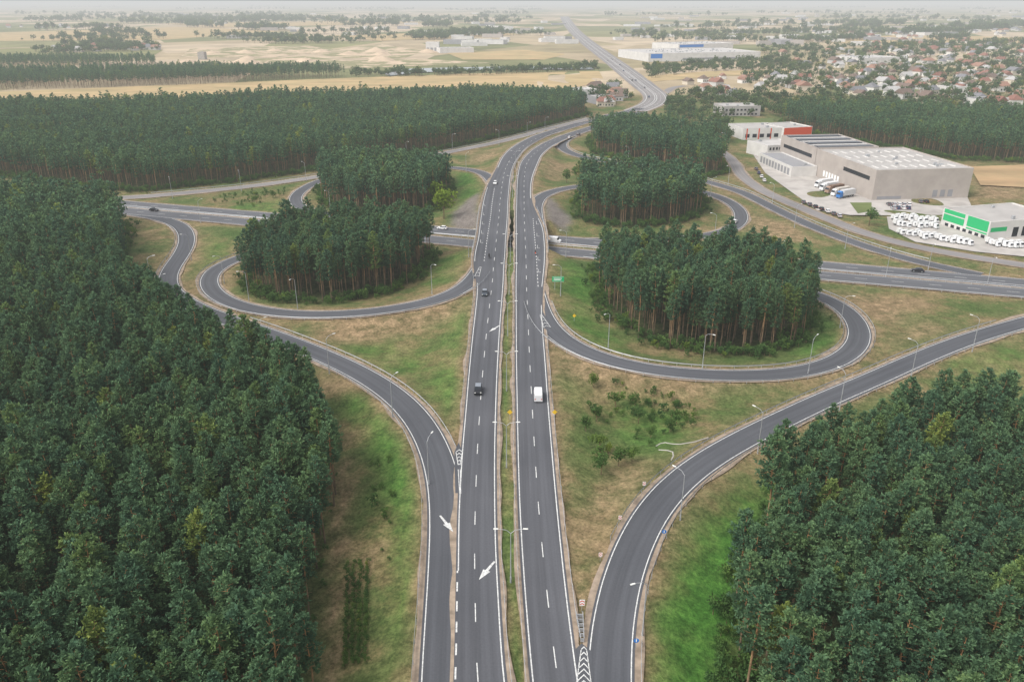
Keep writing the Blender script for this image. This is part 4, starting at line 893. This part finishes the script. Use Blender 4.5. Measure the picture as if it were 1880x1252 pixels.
# ---------------------------------------------------------------- signs
def sign(u,v,z,kind,label,sc=1.0):
    x,y,_=P(u,v,z); h,_=terrain([x],[y]); z0=float(h[0])
    r=obj('road_sign',None,loc=(x,y,z0),rz=0,label=label,cat='road sign'); r.scale=(sc,sc,sc)
    V=[];Fc=[]
    if kind=='green':
        for s in (-1,1): tube(V,Fc,(s*1.0,0,-0.3),(s*1.0,0,4.6),0.07,0.07,6)
        obj('post',mesh('post',V,Fc,M_STEEL),r); obj('panel',boxes('panel',[(-1.9,1.9,-0.12,-0.075,2.9,4.7)],M_GREEN),r)
        obj('border',boxes('border',[(-1.8,1.8,-0.125,-0.121,4.55,4.62),(-1.8,1.8,-0.125,-0.121,2.98,3.05),(-1.4,1.2,-0.125,-0.121,3.9,4.15),(-1.4,0.8,-0.125,-0.121,3.4,3.62)],M_WHITE),r); return
    tube(V,Fc,(0,0,-0.3),(0,0,2.9),0.05,0.05,6); obj('post',mesh('post',V,Fc,M_STEEL),r)
    if kind=='yellow':
        obj('panel',mesh('panel',[(-0.75,-0.08,2.4),(0,-0.08,1.65),(0.75,-0.08,2.4),(0,-0.08,3.15)],[(0,1,2,3)],M_YSIGN),r)
    elif kind=='chev':
        obj('panel',boxes('panel',[(-0.5,0.5,-0.10,-0.06,1.6,3.0)],M_WHITE),r)
        V=[];Fc=[]
        for zz in (1.7,2.35):
            k=len(V); V+=[(-0.45,-0.105,zz),(0,-0.105,zz+0.3),(0.45,-0.105,zz),(0.45,-0.105,zz+0.25),(0,-0.105,zz+0.55),(-0.45,-0.105,zz+0.25)]; Fc+=[(k,k+1,k+4,k+5),(k+1,k+2,k+3,k+4)]
        obj('chevron',mesh('chevron',V,Fc,M_RED),r)
    elif kind=='blue':
        V=[(0.5*math.cos(a*math.pi/8),-0.08,2.3+0.5*math.sin(a*math.pi/8)) for a in range(16)]; obj('panel',mesh('panel',V,[tuple(range(16))],M_BLUE),r)
        obj('symbol',boxes('symbol',[(-0.09,0.09,-0.095,-0.085,2.0,2.6)],M_WHITE),r)
sign(1024,535,-1,'green','green direction sign with white lettering on two posts')
sign(936,768,0,'yellow','yellow diamond priority road sign on post',0.8); sign(1018,768,0,'yellow','yellow diamond priority road sign on post',0.8); sign(1054,590,-1,'yellow','yellow diamond sign beside loop ramp',0.75)
sign(1102,1027,0,'chev','red and white chevron marker board on post',0.6); sign(1138,957,0,'chev','red and white chevron marker board on post',0.6); sign(1182,896,-.5,'chev','red and white chevron marker board on post',0.6); sign(1068,1120,0,'chev','red and white chevron marker board at the gore',0.8)
sign(1218,990,-.3,'blue','round blue mandatory sign on post',0.8); sign(1167,1190,0,'blue','small blue sign beside guard rail',0.8)
r=obj('crash_barrier',None,loc=P(1069,1178,0),label='steel crash barrier nose with cross slats at the gore',cat='crash barrier')
V=[];Fc=[]
for s in (-1,1): tube(V,Fc,(s*0.25,0,0.7),(s*0.5,5.5,0.7),0.07,0.07,5)
obj('rail',mesh('rail',V,Fc,M_STEEL),r)
obj('slat',boxes('slat',[(-0.28-0.05*i,0.28+0.05*i,i*1.0,i*1.0+0.12,0.0,0.6) for i in range(6)],M_STEEL),r)
for pts in ([(1205,812),(1213,807),(1222,806),(1233,811),(1248,815),(1275,813),(1300,805)],[(1210,822),(1225,826),(1235,832),(1236,841),(1232,850)]):
    q=[P(u,v,-2) for u,v in pts]; V=[];Fc=[]
    for a,b in zip(q[:-1],q[1:]):
        ha,_=terrain([a[0],b[0]],[a[1],b[1]]); tube(V,Fc,(a[0],a[1],ha[0]),(b[0],b[1],ha[1]),0.16,0.16,6)
    obj('drainage_channel',mesh('drainage_channel',V,Fc,M_CONC),label='pale concrete drainage channel across the grass slope',cat='drainage channel')
# ---------------------------------------------------------------- camera, light
cam=bpy.data.cameras.new('camera'); co=bpy.data.objects.new('camera',cam); COL.objects.link(co); S.camera=co
cam.sensor_width=36; cam.lens=28; cam.clip_start=1; cam.clip_end=300000
co.location=(0,0,H); co.rotation_euler=(math.pi/2-PITCH,0,0)
W=bpy.data.worlds.new('World'); S.world=W; W.use_nodes=True; nt=W.node_tree; bg=nt.nodes['Background']
sky=nt.nodes.new('ShaderNodeTexSky'); sky.sky_type='NISHITA'; sky.sun_disc=False; el=math.radians(52); az=math.radians(-120)
sky.sun_elevation=el; sky.sun_rotation=az; sky.dust_density=4; sky.air_density=1.0; sky.ozone_density=1
hs=nt.nodes.new('ShaderNodeHueSaturation'); hs.inputs['Saturation'].default_value=0.2; hs.inputs['Value'].default_value=1.8; lk(nt,sky.outputs[0],hs.inputs['Color']); lk(nt,hs.outputs[0],bg.inputs[0]); bg.inputs[1].default_value=0.15
sl=bpy.data.lights.new('sun','SUN'); sl.energy=1.5; sl.angle=math.radians(25); sl.color=(1,0.945,0.87); so=bpy.data.objects.new('sun',sl); COL.objects.link(so)
dv=Vector((math.sin(az)*math.cos(el),math.cos(az)*math.cos(el),math.sin(el))); so.rotation_euler=(-dv).to_track_quat('-Z','Y').to_euler()
S.view_settings.view_transform='Standard'; S.view_settings.look='None'; S.view_settings.exposure=0
